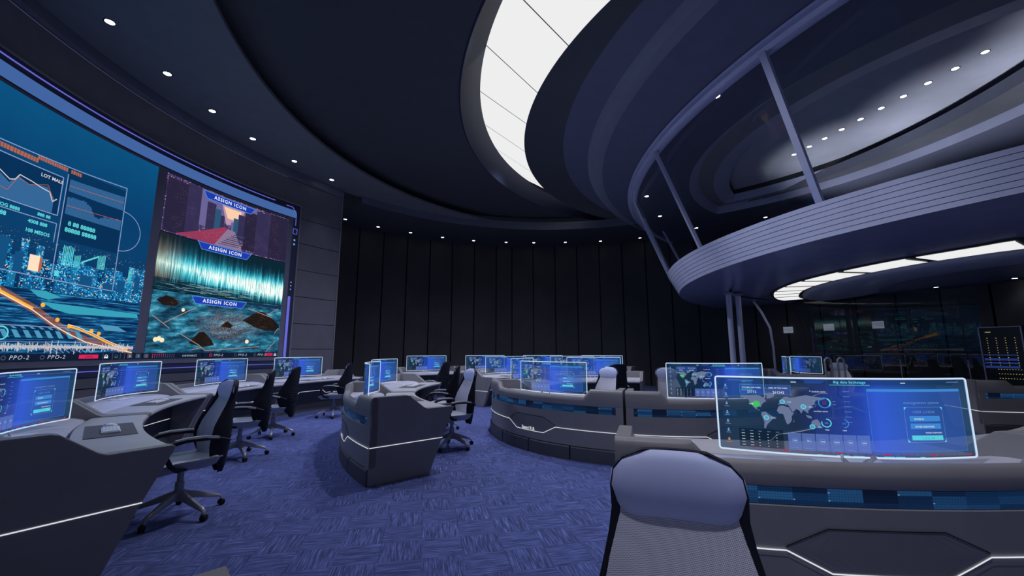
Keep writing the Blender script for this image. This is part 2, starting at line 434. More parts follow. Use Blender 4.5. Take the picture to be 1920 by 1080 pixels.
# glowing ceiling panels between thin dark bars
WL=[((-4.3,-2.9),(.9,1.0)),((-1.9,1.2),(1.4,3.2)),((-.9,3.9),(1.75,5.6)),((.2,6.37),(1.16,7.5)),((-.52,7.45),(.68,9.1)),((-.79,8.89),(.43,10.4)),((-.76,10.35),(.39,11.92)),((-.44,11.81),(.58,13.29)),((.18,13.37),(.92,14.37)),((1.25,14.9),(1.95,15.7)),((3.0,16.5),(3.5,17.0))]
def hit_line(p,q,c,R):
    dx,dy=q[0]-p[0],q[1]-p[1]; L=hypot(dx,dy); dx/=L; dy/=L
    ox,oy=p[0]-c[0],p[1]-c[1]; b=ox*dx+oy*dy; k=b*b-(ox*ox+oy*oy-R*R); s=-b-sqrt(max(k,0)); return (p[0]+dx*s,p[1]+dy*s),(dx,dy)
ends=[]
for p,q in WL:
    o,d=hit_line(p,q,RIMT[0],RIMT[1]+.02); ends.append((o,(o[0]+d[0]*4.2,o[1]+d[1]*4.2)))
lp0=None; LAB=['nearest the camera edge','second from the near edge','third from the near edge','fourth along the ring','fifth along the ring','sixth along the ring','seventh along the ring','eighth along the ring','ninth along the ring','at the far tip of the ring']
for k,(e0,e1) in enumerate(zip(ends,ends[1:])):
    mb=MB(); n=8; outer=[]; inner=[]
    a0=atan2(e0[0][1]-RIMT[0][1],e0[0][0]-RIMT[0][0])%(2*pi); a1=atan2(e1[0][1]-RIMT[0][1],e1[0][0]-RIMT[0][0])%(2*pi)
    g=.012/8.5
    for i in range(n+1):
        f=i/n; outer.append((*pol(RIMT[0],RIMT[1]+.02,a0-g+(a1-a0+2*g)*f),7.54)); x=e0[1][0]+(e1[1][0]-e0[1][0])*f; y=e0[1][1]+(e1[1][1]-e0[1][1])*f; inner.append((x,y,7.54))
    L=hypot(inner[-1][0]-inner[0][0],inner[-1][1]-inner[0][1]) or 1; dx,dy=(inner[-1][0]-inner[0][0])/L*.012,(inner[-1][1]-inner[0][1])/L*.012
    inner=[(p[0]+dx*(1-2*i/n),p[1]+dy*(1-2*i/n),p[2]) for i,p in enumerate(inner)]
    mb.grid([outer,inner],0); up=lambda P:[(p[0],p[1],p[2]+.03) for p in P]
    mb.grid([outer,up(outer)],0); 
    o=mb.obj('ceiling_light_panel',M['skywhite'],fix=False)
    tag(o,'glowing white ceiling panel of the big ring skylight, '+LAB[k],'ceiling light',group='glowing panels of the ring skylight')

# ------------------------------------------------------------------ upper storey : cornice, ceiling, dome recess
O=(10.0,8.8)
K1=((8.28,10.0),7.96,6.95); K2=((10.1,8.96),8.84,6.70); K3=((12.55,8.75),10.5,6.45); K4=((14.5,9.5),11.1,6.2)
def rimrow(K,th,dr=0,z=None):
    return [(*pol(O,min((ray_circle(O,t,K[0],K[1]) or 20)+dr, ray_circle(O,t,C0,RW+.12)+1.2),t),K[2] if z is None else z) for t in th]
th=angs(88,285,180)
mb=MB()
mb.grid([rimrow(K1,th,-1.1,7.60),rimrow(K1,th,0,6.95)],0)
mb.grid([rimrow(K1,th,0,6.95),rimrow(K2,th)],0)
def lerp_rows(A,B,f): return [tuple(a[i]+(b[i]-a[i])*f for i in range(3)) for a,b in zip(A,B)]
R2=rimrow(K2,th); R3=rimrow(K3,th); R4=rimrow(K4,th)
zz=lambda rows,dz:[(p[0],p[1],p[2]+dz) for p in rows]
mb.grid([R2,zz(lerp_rows(R2,R3,.8),.04)],1)
mb.grid([zz(lerp_rows(R2,R3,.8),.04),zz(lerp_rows(R2,R3,.9),-.03),zz(R3,-.07),zz(lerp_rows(R3,R4,.10),-.02),zz(lerp_rows(R3,R4,.2),.06)],2)
mb.grid([zz(lerp_rows(R3,R4,.2),.06),zz(lerp_rows(R3,R4,.93),.06)],3)
tag(mb.obj('trim_3',[M['corn1'],M['corn2'],M['corn3'],M['corn2']],fix=False,smooth=True),kind='structure')
# rim beam above the glazing
mb=MB(); rows=[]
for dr,dz in ((-.02,.10),(-.10,.06),(-.10,-.02),(-.03,-.06),(-.03,-.03),(.06,-.03),(.06,-.06),(.13,-.05),(.13,.05)): rows.append(zz(rimrow(K4,th,-dr),dz))
rows=[zz(rimrow(K4,th,.16),.06)]+rows[1:]
mb.grid(rows,0); tag(mb.obj('trim_4',M['post'],fix=False),kind='structure')
# upper ceiling with the D-shaped recess
Q=(7.0,10.3)
def circ3(a,b,c):
    A=2*(b[0]-a[0]);B=2*(b[1]-a[1]);E=b[0]**2-a[0]**2+b[1]**2-a[1]**2; D=2*(c[0]-a[0]);F=2*(c[1]-a[1]);G_=c[0]**2-a[0]**2+c[1]**2-a[1]**2
    x=(E*F-B*G_)/(A*F-B*D); y=(A*G_-E*D)/(A*F-B*D); return (x,y),hypot(a[0]-x,a[1]-y)
CD,RDD=circ3((7.04,13.95),(9.05,11.8),(10.29,7.69))
def dshape(t,c,R,sh):
    return min(ray_circle(Q,t,c,R),ray_circle(Q,t,CD,RDD-sh))
D1=((10.66,8.93),6.05,0); D2=((10.95,9.1),5.98,.05); D3=((11.25,9.35),5.75,.20); D4=((11.6,9.6),5.5,.36)
def aset():
    s=set(k*2.0 for k in range(180))
    for D in (D1,D2,D3,D4):
        pass
    for D in (D1,D2,D3,D4):   # corners where chord meets circle
        prev=None
        for k in range(0,3600):
            t=RD(k/10); a=ray_circle(Q,t,D[0],D[1]); onc=dshape(t,*D)<a-1e-6
            if prev is not None and onc!=prev: s.add(round(k/10,1))
            prev=onc
    return [RD(x) for x in sorted(s)]
TH=aset()
drow=lambda D,z,k=1.0:[(*pol(Q,dshape(t,*D)*k,t),z) for t in TH]
outr=[]
for t in TH:
    a=ray_circle(Q,t,K4[0],K4[1]-.1); b=ray_circle(Q,t,C0,RW+.1); outr.append((*pol(Q,min(a or 30,b),t),6.2))
mb=MB(); mb.grid([outr,drow(D1,6.2)],0,closed_u=True)
mb.grid([drow(D1,6.2),drow(D2,6.46)],1,closed_u=True)
mb.grid([drow(D2,6.46),drow(D3,6.46)],2,closed_u=True)
mb.grid([drow(D3,6.46),drow(D4,6.66)],1,closed_u=True)
mb.grid([drow(D4,6.66),drow(D4,6.80,.985)],3,closed_u=True)
r=drow(D4,6.80,.985); mb.cap(r,4)
tag(mb.obj('ceiling_upper',[M['upceil'],M['domelight'],M['domeband'],M['seam'],M['dome']],fix=False),kind='structure')

# ------------------------------------------------------------------ balcony
FT=((12.9,9.2),8.76,3.75); FB=((13.9,8.9),9.5,3.2)
bal=empty('mezzanine_balcony',(5.2,9.0,0),0,'curved balcony with a lavender banded parapet, slanted posts and a glazed front above the consoles','balcony')
def brow(K,th,dr=0,z=None,lim=True):
    o=[]
    for t in th:
        a=ray_circle(O,t,K[0],K[1]) or 20; b=ray_circle(O,t,C0,RW-.02)
        o.append((*pol(O,min(a+dr,b) if lim else a+dr,t),K[2] if z is None else z))
    return o
def bobj(mb,name,mats,**k):
    o=mb.obj(name,mats,None,**k); o.data.transform(Matrix.Translation((-5.2,-9.0,0))); o.parent=bal; return o
th=angs(100,262,170)
A_=brow(FT,th); B_=brow(FB,th)
mb=MB(); nb=7
for k in range(nb):
    f0,f1=k/nb,(k+1)/nb; g=.012
    T0=lerp_rows(A_,B_,f0+.004); T1=lerp_rows(A_,B_,f1-g*1.2)
    inn=lambda R:[(p[0]+.03,p[1],p[2]) for p in R]
    mb.grid([inn(T0),T0,T1,inn(T1)],0)
mb.grid([[(p[0]+.03,p[1],p[2]) for p in A_],[(p[0]+.03,p[1],p[2]) for p in B_]],1)
mb.grid([A_,brow(FT,th,-.35,3.75)],0); mb.grid([brow(FT,th,-.35,3.75),brow(FT,th,-.35,3.4)],0)
bobj(mb,'parapet',[M['fascia'],M['gap']],fix=False)
# soffit with a crease and a recessed light ring
RO=((12.35,9.37),5.35)
S1=((10.6,9.2),5.05)   # crease ring
mb=MB(); th2=angs(0,360,180)
def lim(c,R,t,dr=0):
    a=ray_circle(O,t,c,R); b=ray_circle(O,t,C0,RW-.02); return min(a+dr,b)
def srow(c,R,dr,z): return [(*pol(O,lim(c,R,t,dr),t),z) for t in th2]
mb.grid([srow(FB[0],FB[1],0,3.2),srow(S1[0],S1[1],.0,3.17)],0,closed_u=True)
mb.grid([srow(S1[0],S1[1],.0,3.17),srow(S1[0],S1[1],-.0,3.21),srow(S1[0],S1[1],-.06,3.21)],1,closed_u=True)
mb.cap(srow(S1[0],S1[1],-.06,3.21),0)
mb.cap(srow(FB[0],FB[1],-.05,3.40),0)
bobj(mb,'soffit',[M['soffit'],M['gap']],fix=False)
# posts
for (tx,ty),(bx,by) in zip([(3.94,5.9),(3.36,9.2),(3.8,12.5),(4.75,14.35),(6.05,16.0),(5.9,2.9)],[(4.81,6.21),(4.21,9.09),(4.72,12.38),(5.5,13.95),(6.75,15.2),(6.6,3.5)]):
    mb=MB(); d=Vector((tx-bx,ty-by,0)); n=Vector((-d.y,d.x,0)).normalized()*.055; u=d.normalized()*.035
    B0=Vector((bx,by,3.72))+u*.0-u*2; T0=Vector((tx,ty,6.22))
    mb.grid([[B0+n+u,B0-n+u,B0-n-u,B0+n-u],[T0+n+u,T0-n+u,T0-n-u,T0+n-u]],0,closed_u=True)
    bobj(mb,'slanted_post',M['post'])
th=angs(120,262,120)
mb=MB(); mb.grid([brow(FT,th,-.12,3.75),[(*pol(O,(ray_circle(O,t,K4[0],K4[1])or 20)-.05,t),6.2) for t in th]],0)
bobj(mb,'glass_front',M['glass'],fix=False,smooth=True)
# inner floor level edge is hidden; dark upper back wall is the room wall

# light ring in the soffit
ro=[(7.89,6.18),(7.7,6.65),(7.26,7.9),(7.12,9.29),(7.24,10.59),(7.65,11.86),(8.18,12.8),(8.81,13.61),(9.3,14.0)]
ri=[(8.54,6.72),(8.32,7.06),(7.93,8.05),(7.80,9.42),(7.92,10.59),(8.28,11.65),(8.75,12.5),(9.25,13.2),(9.65,13.55)]
ro=[(10.0,3.6),(9.0,4.55)]+ro; ri=[(10.4,4.3),(9.5,5.2)]+ri
def rs(P,n):
    L=[0]
    for a,b in zip(P,P[1:]): L.append(L[-1]+hypot(b[0]-a[0],b[1]-a[1]))
    out=[]
    for k in range(n+1):
        s=L[-1]*k/n; i=max(0,min(len(P)-2,next((j for j in range(len(L)-1) if L[j+1]>=s-1e-9),0))); f=(s-L[i])/(L[i+1]-L[i])
        # catmull-rom
        p0=P[max(i-1,0)];p1=P[i];p2=P[i+1];p3=P[min(i+2,len(P)-1)]
        out.append(tuple(.5*((2*p1[c])+(-p0[c]+p2[c])*f+(2*p0[c]-5*p1[c]+4*p2[c]-p3[c])*f*f+(-p0[c]+3*p1[c]-3*p2[c]+p3[c])*f**3) for c in (0,1)))
    return out
NO=90; RO_=rs(ro,NO); RI_=rs(ri,NO)
mb=MB(); off=lambda A,B,s:[(a[0]+(b[0]-a[0])*s,a[1]+(b[1]-a[1])*s,3.195) for a,b in zip(A,B)]
mb.grid([off(RO_,RI_,-.14),off(RO_,RI_,1.12)],0); tag(mb.obj('trim_5',M['seam'],fix=False),kind='structure')
def nrm(P,i):
    a=P[max(i-1,0)];b=P[min(i+1,len(P)-1)];dx,dy=b[0]-a[0],b[1]-a[1];l=hypot(dx,dy);return (dy/l,-dx/l)
mb=MB(); N_=[nrm(RI_,i) for i in range(len(RI_))]
rows=[[(p[0]+n_[0]*d,p[1]+n_[1]*d,z) for p,n_ in zip(RI_,N_)] for d,z in ((.10,3.20),(.12,3.165),(.2,3.13),(.35,3.095),(.6,3.07),(1.0,3.085),(1.5,3.13),(1.9,3.205))]
mb.grid(rows,0); bobj(mb,'soffit_drum',M['drum'],fix=False,smooth=True)
ORD0=['first','second','third','fourth','fifth','sixth','seventh','eighth','ninth','tenth']
cuts=[0,14,25,36,46,55,62,69,75,81,90]
for k,(a,b) in enumerate(zip(cuts,cuts[1:])):
    mb=MB(); A=RO_[a:b+1]; B=RI_[a:b+1]
    def tr(P):
        P=list(P); f=.55
        P[0]=tuple(P[0][i]+(P[1][i]-P[0][i])*f for i in(0,1)); P[-1]=tuple(P[-1][i]+(P[-2][i]-P[-1][i])*f for i in(0,1)); return P
    mb.grid([[(*p,3.18) for p in tr(A)],[(*p,3.18) for p in tr(B)]],0)
    mb.grid([[(*p,3.18) for p in tr(A)],[(*p,3.192) for p in tr(A)]],0)
    tag(mb.obj('soffit_light_panel',M['skywhite'],fix=False),'glowing white panel in the balcony underside ring, %s from the near side'%ORD0[k],'ceiling light',group='glowing panels under the balcony')

# ------------------------------------------------------------------ downlights
def make_downlight():
    t=empty('downlight'); a=MB(); a.lathe([(.062,.0),(.062,-.004),(.050,-.004),(.050,.0)],20); a.obj('trim_ring',M['black'],t)
    b=MB(); b.lathe([(.050,0),(.050,-.003),(.001,-.003)],20,cap=False); b.obj('lens',M['lens'],t); return t
dl0=make_downlight(); first=True
def downlights(pts,z,label,group,s=1.25):
    global first
    for i,(x,y) in enumerate(pts):
        o=dl0 if first else copy_tree(dl0); first=False
        o.location=(x,y,z-.002); o.scale=(s,s,s); tag(o,label%(ORD[i] if i<len(ORD) else str(i)),'ceiling light',group)
ORD=['first','second','third','fourth','fifth','sixth','seventh','eighth','ninth','tenth','eleventh','twelfth']
g1=[(-6.373,5.846),(-6.481,7.084),(-6.516,8.309),(-6.373,9.499),(-5.983,10.715),(-5.498,11.971)]
downlights(g1,6.65,'round recessed downlight in the ceiling above the screen wall, %s from the left','downlights above the screen wall')
g2=[(-6.29,15.03),(-5.36,16.0),(-4.26,16.81),(-3.04,17.56),(-1.73,18.1),(-.27,18.38),(1.0,18.47),(2.44,18.38),(4.01,18.19),(5.63,17.65)]
downlights(g2,6.4,'round recessed downlight in the soffit along the black back wall, %s from the left','downlights along the back wall')
dm=[(8.49,6.70),(8.42,7.14),(8.33,7.57),(8.25,8.01),(8.16,8.44),(8.07,8.88),(7.99,9.33),(7.90,9.76),(7.81,10.18),(7.71,10.63)]
downlights(dm,6.80,'round downlight in the pale oval ceiling upstairs, %s in the row from the right','downlights in the oval upper ceiling',1.1)
up=[(3.82,7.1),(4.15,12.17),(5.23,14.06),(7.15,15.5),(9.04,14.2),(11.25,10.0)]
downlights(up,6.2,'round downlight in the dark upper ceiling around the oval, %s from the near side','downlights in the upper ceiling margin')
bl=[(5.94,5.04),(5.19,6.79),(4.89,9.09),(5.24,11.54),(6.13,13.47)]
downlights(bl,3.2,'round downlight under the balcony rim, %s counted from the near side','downlights under the balcony rim',1.0)
bl2=[(9.38,14.36),(10.70,12.60),(11.50,11.08),(11.95,9.68)]
downlights(bl2,3.2,'round downlight under the balcony beside the back wall, %s from the left','downlights under the balcony by the wall',1.0)

# ------------------------------------------------------------------ big video wall
def mk_city():
    m=NT('city_picture'); uv=m.coord('UV'); u,v,_=m.sep(uv)   # metres: u along, v height
    sky=m.ramp(m.math('DIVIDE',m.math('SUBTRACT',v,1.4),4.0),[(0,(.004,.012,.05)),(.28,(.004,.025,.09)),(.42,(.004,.05,.15)),(.5,(.004,.055,.16)),(.62,(.003,.05,.16)),(1,(.004,.10,.25))])
    big=m.noise(m.xyz(u,m.math('MULTIPLY',v,.7),0.0),1.3,2,.5)
    base=m.mix(m.math('MULTIPLY',big,.3),sky,(.002,.03,.10))
    # building blocks: columns with lit windows
    cx=m.math('FLOOR',m.math('MULTIPLY',u,9.0)); hb=m.white(m.xyz(cx,2.0,5.0))
    inb=m.math('LESS_THAN',v,m.math('ADD',2.82,m.math('MULTIPLY',hb,.34)))
    up=m.math('GREATER_THAN',v,2.38)
    mask=m.math('MULTIPLY',inb,up)
    wx=m.math('FLOOR',m.math('MULTIPLY',u,58.0)); wy=m.math('FLOOR',m.math('MULTIPLY',v,62.0))
    w=m.white(m.xyz(wx,wy,1.0)); w2=m.white(m.xyz(wx,wy,7.0)); den=m.noise(m.xyz(u,v,0.0),2.6,3,.6)
    lit=m.math('GREATER_THAN',m.math('ADD',w,m.math('MULTIPLY',m.math('SUBTRACT',den,.5),1.4)),.64)
    wc=m.ramp(w2,[(0,(.01,.25,.60)),(.50,(.04,.45,.75)),(.80,(.35,.75,.95)),(.92,(.9,.55,.25)),(1,(1,.85,.6))],'CONSTANT')
    blockc=m.ramp(m.noise(m.xyz(m.math('MULTIPLY',cx,.7),v,0.0),1.2,1,.5),[(.3,(.003,.02,.08)),(.6,(.008,.10,.26)),(.8,(.015,.25,.45))])
    city=m.mix(lit,blockc,wc)
    col=m.mix(mask,base,city)
    # sparkling haze line on the horizon
    hz=m.ramp(m.math('ABSOLUTE',m.math('SUBTRACT',v,3.12)),[(0,(1,1,1)),(.12,(0,0,0))])
    sp=m.ramp(m.voro(m.xyz(u,v,0.0),26),[(.0,(1,1,1)),(.22,(0,0,0))])
    col=m.mix(m.math('MULTIPLY',m.math('MULTIPLY',hz,sp),.9),col,(1,.75,.5))
    # lower ground: horizontal streaks
    lo=m.ramp(v,[(.0,(1,1,1)),(1,(1,1,1))])
    gm=m.math('LESS_THAN',v,2.40)
    st=m.noise(m.xyz(m.math('MULTIPLY',m.math('ADD',u,m.math('MULTIPLY',v,2.2)),1.1),m.math('MULTIPLY',v,17.0),0.0),1.6,6,.72)
    gc=m.ramp(st,[(.36,(.001,.004,.022)),(.48,(.004,.035,.12)),(.56,(.01,.12,.30)),(.64,(.05,.38,.62)),(.74,(.35,.75,.90))])
    col=m.mix(gm,col,gc)
    return m.done(m.emis(col,1.0))
def mk_street():
    m=NT('street_picture'); uv=m.coord('UV'); u,v,_=m.sep(uv)
    st=m.noise(m.xyz(m.math('MULTIPLY',u,14.0),m.math('MULTIPLY',v,.8),0.0),1.5,4,.7)
    b=m.ramp(st,[(.35,(.018,.014,.045)),(.5,(.05,.035,.12)),(.62,(.10,.08,.24)),(.75,(.26,.22,.5))])
    wx=m.math('FLOOR',m.math('MULTIPLY',u,40.0)); wy=m.math('FLOOR',m.math('MULTIPLY',v,48.0)); w=m.white(m.xyz(wx,wy,4.0))
    b=m.mix(m.math('MULTIPLY',m.math('GREATER_THAN',w,.86),.8),b,(.45,.26,.36))
    return m.done(m.emis(b,1.0))
def mk_data():
    m=NT('data_bars_picture'); uv=m.coord('UV'); u,v,_=m.sep(uv)   # u increases to the left (metres)
    f=m.noise(m.xyz(m.math('MULTIPLY',u,30.0),m.math('MULTIPLY',v,1.2),0.0),1.0,3,.7)
    amp=m.noise(m.xyz(m.math('MULTIPLY',u,11.0),0.0,0.0),1.0,3,.6)
    d=m.math('ABSOLUTE',m.math('SUBTRACT',v,m.math('ADD',3.05,m.math('MULTIPLY',u,.07))))
    h=m.math('SUBTRACT',1.0,m.math('DIVIDE',d,m.math('ADD',.12,m.math('MULTIPLY',amp,.95))))
    h=m.math('MAXIMUM',h,0.0)
    val=m.math('MULTIPLY',m.math('MULTIPLY',h,h),m.math('MULTIPLY',m.math('POWER',f,1.6),4.2))
    val=m.math('MULTIPLY',val,m.math('SUBTRACT',1.25,m.math('MULTIPLY',u,.20)))
    col=m.ramp(val,[(0,(.004,.02,.035)),(.22,(.010,.09,.14)),(.45,(.03,.36,.46)),(.7,(.20,.80,.85)),(1,(.9,1,.95))])
    warm=m.ramp(u,[(0,(0,0,0)),(1,(1,1,1))]); wm=m.math('MAXIMUM',m.math('SUBTRACT',m.math('MULTIPLY',u,1.0),2.95),0.0)
    col=m.mix(m.math('MINIMUM',wm,.55),col,m.ramp(val,[(0,(.02,.02,.02)),(.5,(.5,.35,.18)),(1,(1,.85,.6))]))
    ls=m.math('LESS_THAN',v,2.98)
    l=m.noise(m.xyz(m.math('MULTIPLY',u,2.0),m.math('MULTIPLY',v,34.0),0.0),1.4,4,.7)
    lc=m.ramp(l,[(.5,(.004,.015,.03)),(.62,(.02,.12,.17)),(.72,(.4,.7,.75))])
    col=m.mix(m.math('MULTIPLY',ls,m.math('SUBTRACT',1.0,m.math('MINIMUM',val,1.0))),col,lc)
    return m.done(m.emis(col,1.0))
def mk_ocean():
    m=NT('terrain_picture'); uv=m.coord('UV'); u,v,_=m.sep(uv)
    w=m.noise(m.xyz(m.math('ADD',u,m.math('MULTIPLY',v,.8)),m.math('MULTIPLY',v,2.8),0.0),2.1,6,.68)
    col=m.ramp(w,[(.34,(.004,.014,.03)),(.47,(.012,.075,.14)),(.57,(.03,.22,.34)),(.68,(.16,.52,.68))])
    dx=m.math('DIVIDE',m.math('SUBTRACT',u,1.75),.95); dy=m.math('DIVIDE',m.math('SUBTRACT',v,2.08),.42)
    r=m.math('SQRT',m.math('ADD',m.math('MULTIPLY',dx,dx),m.math('MULTIPLY',dy,dy)))
    n2=m.noise(m.xyz(u,v,0.0),5,3,.6); mk=m.ramp(m.math('ADD',r,m.math('MULTIPLY',m.math('SUBTRACT',n2,.5),1.1)),[(.45,(1,1,1)),(1.0,(0,0,0))])
    col=m.mix(m.math('MULTIPLY',mk,.45),col,(.12,.10,.13))
    sp=m.ramp(m.voro(m.xyz(u,m.math('MULTIPLY',v,1.5),0.0),34),[(.0,(1,1,1)),(.34,(0,0,0))])
    col=m.mix(m.math('MULTIPLY',sp,mk),col,(1,.62,.36))
    return m.done(m.emis(col,1.0))
def mk_speck(name,base,spot,sc=40,fac=.9):
    m=NT(name); uv=m.coord('UV'); n=m.noise(uv,3,3,.6)
    s=m.ramp(m.voro(uv,sc),[(.0,(1,1,1)),(.26,(0,0,0))]); k=m.ramp(n,[(.45,(0,0,0)),(.6,(1,1,1))])
    return m.done(m.emis(m.mix(m.math('MULTIPLY',m.math('MULTIPLY',s,k),fac),base,spot),1.0))
vw=empty('video_wall',scr(4,0,0)[:2]+(0,),0,'huge curved video wall showing a night city, charts and three ASSIGN ICON pictures','screen')
VO=vw.location.copy()
def vobj(mb,name,mats,parent=vw,uvm=True,**k):
    k.setdefault('fix',False); o=mb.obj(name,mats,None,**k)
    if uvm:
        def f(co):
            t=atan2(co.y-CS[1],co.x-CS[0])%(2*pi); return ((t-RD(154))*10.42,co.z)
        add_uv(o.data,f)
    o.data.transform(Matrix.Translation(-VO)); o.parent=parent; return o
VN=lambda x,y,l:scr(x,y,.05+.0022*l)
def panel(a0,a1,z0,z1,off,depth,mb,mi=0):
    n=max(2,int(abs(a1-a0)/.2)); aa=[a0+(a1-a0)*k/n for k in range(n+1)]
    mb.grid([[scr(a,z0,off-depth) for a in aa],[scr(a,z0,off) for a in aa],[scr(a,z1,off) for a in aa],[scr(a,z1,off-depth) for a in aa]],mi)
    for a in (a0,a1): mb.add([scr(a,z0,off-depth),scr(a,z0,off),scr(a,z1,off),scr(a,z1,off-depth)],[(0,1,2,3)],mi)
AL=10.3
mb=MB(); panel(.0,AL,1.05,5.66,.03,.05,mb,0)
panel(.13,AL,5.27,5.48,.045,.02,mb,1); panel(.13,AL,1.24,1.335,.045,.02,mb,2); panel(.13,AL,5.19,5.235,.043,.02,mb,2)
panel(.8,AL,5.575,5.59,.045,.02,mb,3); panel(.0,AL,1.135,1.15,.045,.02,mb,3)
panel(3.60,3.80,1.45,5.2,.042,.02,mb,2); panel(.10,.17,1.3,3.0,.042,.02,mb,3); panel(.20,.34,1.3,5.4,.041,.02,mb,2)
g=GX(lambda x,y,l:scr(x,y,.045+.001*l)); g.v,g.f,g.m=mb.v,mb.f,mb.m
g.line([(.45,5.56),(.25,5.56),(.12,5.40),(.12,5.05)],.02,3); g.frame(.06,4.80,.18,4.95,.015,3); g.disc(.12,4.62,.03,4); g.disc(.12,4.50,.03,4)
for q in (3.4,3.3,3.2): g.disc(.12,q,.02,4)
panel(-.03,.0,1.05,5.69,.05,.07,mb,5); panel(-.03,AL,5.66,5.69,.05,.07,mb,5)
vobj(g,'screen_frame',[M['frame'],M['barblue'],M['frame2'],M['lineblue'],G[GLB],M['edge']])
def screen(name,a0,a1,z0,z1,mat):
    mb=MB(); n=max(2,int(abs(a1-a0)/.15)); aa=[a0+(a1-a0)*k/n for k in range(n+1)]
    mb.grid([[scr(a,z,.05) for a in aa] for z in (z0,z1)],0); return vobj(mb,name,mat)
s_city=screen('city_screen',3.80,AL,1.455,5.19,mk_city())
s_street=screen('street_screen',.35,3.60,3.93,5.17,mk_street())
s_data=screen('data_screen',.35,3.60,2.73,3.91,mk_data())
s_terr=screen('terrain_screen',.35,3.60,1.455,2.715,mk_ocean())
# overlays on the city screen
gm=[glow('wall_line',(.35,.50,.85),.7),glow('wall_cyan',(.12,.75,.80),.9),clearglow('wall_chart',(.055,.20,.45),.9,.7),glow('wall_orange',(.75,.22,.12),.6),
    glow('wall_white',(.80,.78,.82),.8),clearglow('wall_navy',(.003,.03,.10),.8,.75),glow('wall_hot',(1,.42,.04),1.1),glow('wall_hotpale',(1,.75,.55),1.0),
    glow('wall_aqua',(.05,.45,.62),.8),glow('wall_steel',(.10,.42,.66),.75),glow('wall_bluetower',(.008,.09,.24),.9),clearglow('wall_haze',(.7,.22,.02),.8,.35)]
g=GX(VN,.12)
g.rect(4.39,3.25,5.40,4.44,5); g.rect(5.47,3.6,7.6,4.24,5)
g.line([(7.6,4.36),(5.22,4.45),(4.37,4.50),(4.37,2.56),(7.6,2.68)],.014,0,3)
# red ticker letters along the top line
x=7.5
while x>5.9:
    w=random.uniform(.03,.05); g.rect(x,4.30,x-w,4.37,3,3); x-=w+.008
x=5.88
while x>5.22:
    w=random.uniform(.02,.035); g.rect(x,4.36,x-w,4.42,3,3); x-=w+.008
    if 5.38<x<5.44: x=5.36
g.frame(7.6,3.61,5.46,4.24,.014,0,3); g.line([(7.6,3.48),(5.45,3.48),(5.45,3.18)],.012,0,3); g.line([(5.395,4.33),(5.395,2.6)],.014,0,3)
hh=[.0]*60
pts=[(5.35,3.97),(5.05,3.98),(4.95,3.9),(4.88,3.79),(4.8,3.78),(4.7,3.84),(4.6,3.83),(4.5,3.86),(4.39,3.88)]
def itp(P,x):
    for a,b in zip(P,P[1:]):
        if a[0]>=x>=b[0]: return a[1]+(b[1]-a[1])*(a[0]-x)/(a[0]-b[0])
    return P[-1][1]
n=48
for k in range(n):
    x0=5.35-.96*k/n; x1=x0-.96/n*.86; y=itp(pts,x0)+random.uniform(-.015,.015); g.rect(x0,3.68,x1,y,2,2)
    g.rect(x0,4.06,x1,4.26+.06*k/n,2,2)
g.line([(5.35,4.15),(4.39,4.21)],.008,3,4); g.line([(5.35,3.82),(4.39,3.86)],.008,3,4)
g.ring(4.37,3.68,.37,.012,0,90,270,3)
wc=[(7.2,3.85),(6.9,4.0),(6.6,3.82),(6.45,4.03),(6.34,3.98),(6.2,3.90),(6.13,3.93),(6.08,4.02),(5.9,3.99),(5.75,3.95),(5.63,3.93),(5.57,3.80),(5.51,3.86)]
g.line(wc,.014,4,4); g.line([(7.2,3.7),(6.6,3.82),(6.21,3.74),(6.1,3.97),(5.93,3.93),(5.67,4.03),(5.6,3.9),(5.55,3.83)],.008,3,4)
g.poly([(7.2,3.62),(5.55,3.62),(5.55,3.83),(5.67,4.0),(5.93,3.93),(6.08,3.99),(6.2,3.86),(6.34,3.95),(6.6,3.8),(7.2,3.8)],2,2)
g.text(5.62,4.13,'LOT MALE',-.075,4,'c',.02); 
g.text(5.05,3.51,'8 88 88888',-.10,1,'c',.03); g.text(5.05,3.40,'88888 88888',-.10,1,'c',.03)
g.text(5.65,3.52,'888 88',-.07,1,'c',.03); g.text(6.15,3.50,'TOG 8888',-.07,1,'c',.03); g.text(5.72,3.38,'4008 888',-.075,1,'c',.03); g.text(5.70,3.24,'108 MESOS',-.075,1,'c',.03); g.text(6.35,3.38,'TOG 8888',-.085,1,'c',.03)
for (x0,x1,z0,z1) in ((5.28,5.10,2.85,3.19),(5.09,4.98,2.86,3.08),(4.70,4.56,2.90,3.17),(4.12,4.05,2.75,3.02),(5.62,5.70,2.66,2.78),(6.6,6.45,2.7,3.2)):
    n=7
    for k in range(n):
        xa=x0+(x1-x0)*k/n; g.rect(xa,z0,xa+(x1-x0)/n*.5,z1-random.uniform(0,.04),1,2)
g.quad([(4.97,2.97),(4.70,3.13),(4.70,3.10),(4.97,2.94)],1,2)
g.rect(5.75,2.68,5.60,2.92,7,2); g.rect(5.60,2.68,5.56,2.9,3,2); g.rect(5.36,2.66,5.29,2.75,1,2)
for (x,z,w,h) in ((6.25,2.6,.2,.5),(5.95,2.62,.12,.3),(4.3,2.55,.14,.22),(4.95,2.55,.2,.2),(4.55,2.5,.2,.18),(3.98,2.6,.1,.3)): g.rect(x,z,x-w,z+h,10,1)
g.quad([(6.6,2.62),(6.05,2.36),(6.05,2.24),(6.6,2.40)],6,3)
hw=[(6.6,2.45),(6.05,2.30),(5.58,2.10),(5.24,1.89),(4.98,1.76),(4.70,1.64),(4.2,1.53),(3.85,1.46)]
g.line([(x,z+.03) for x,z in hw],.12,11,2); g.line([(x,z+.02) for x,z in hw[:3]],.045,6,3); g.line([(x,z) for x,z in hw],.016,7,4)
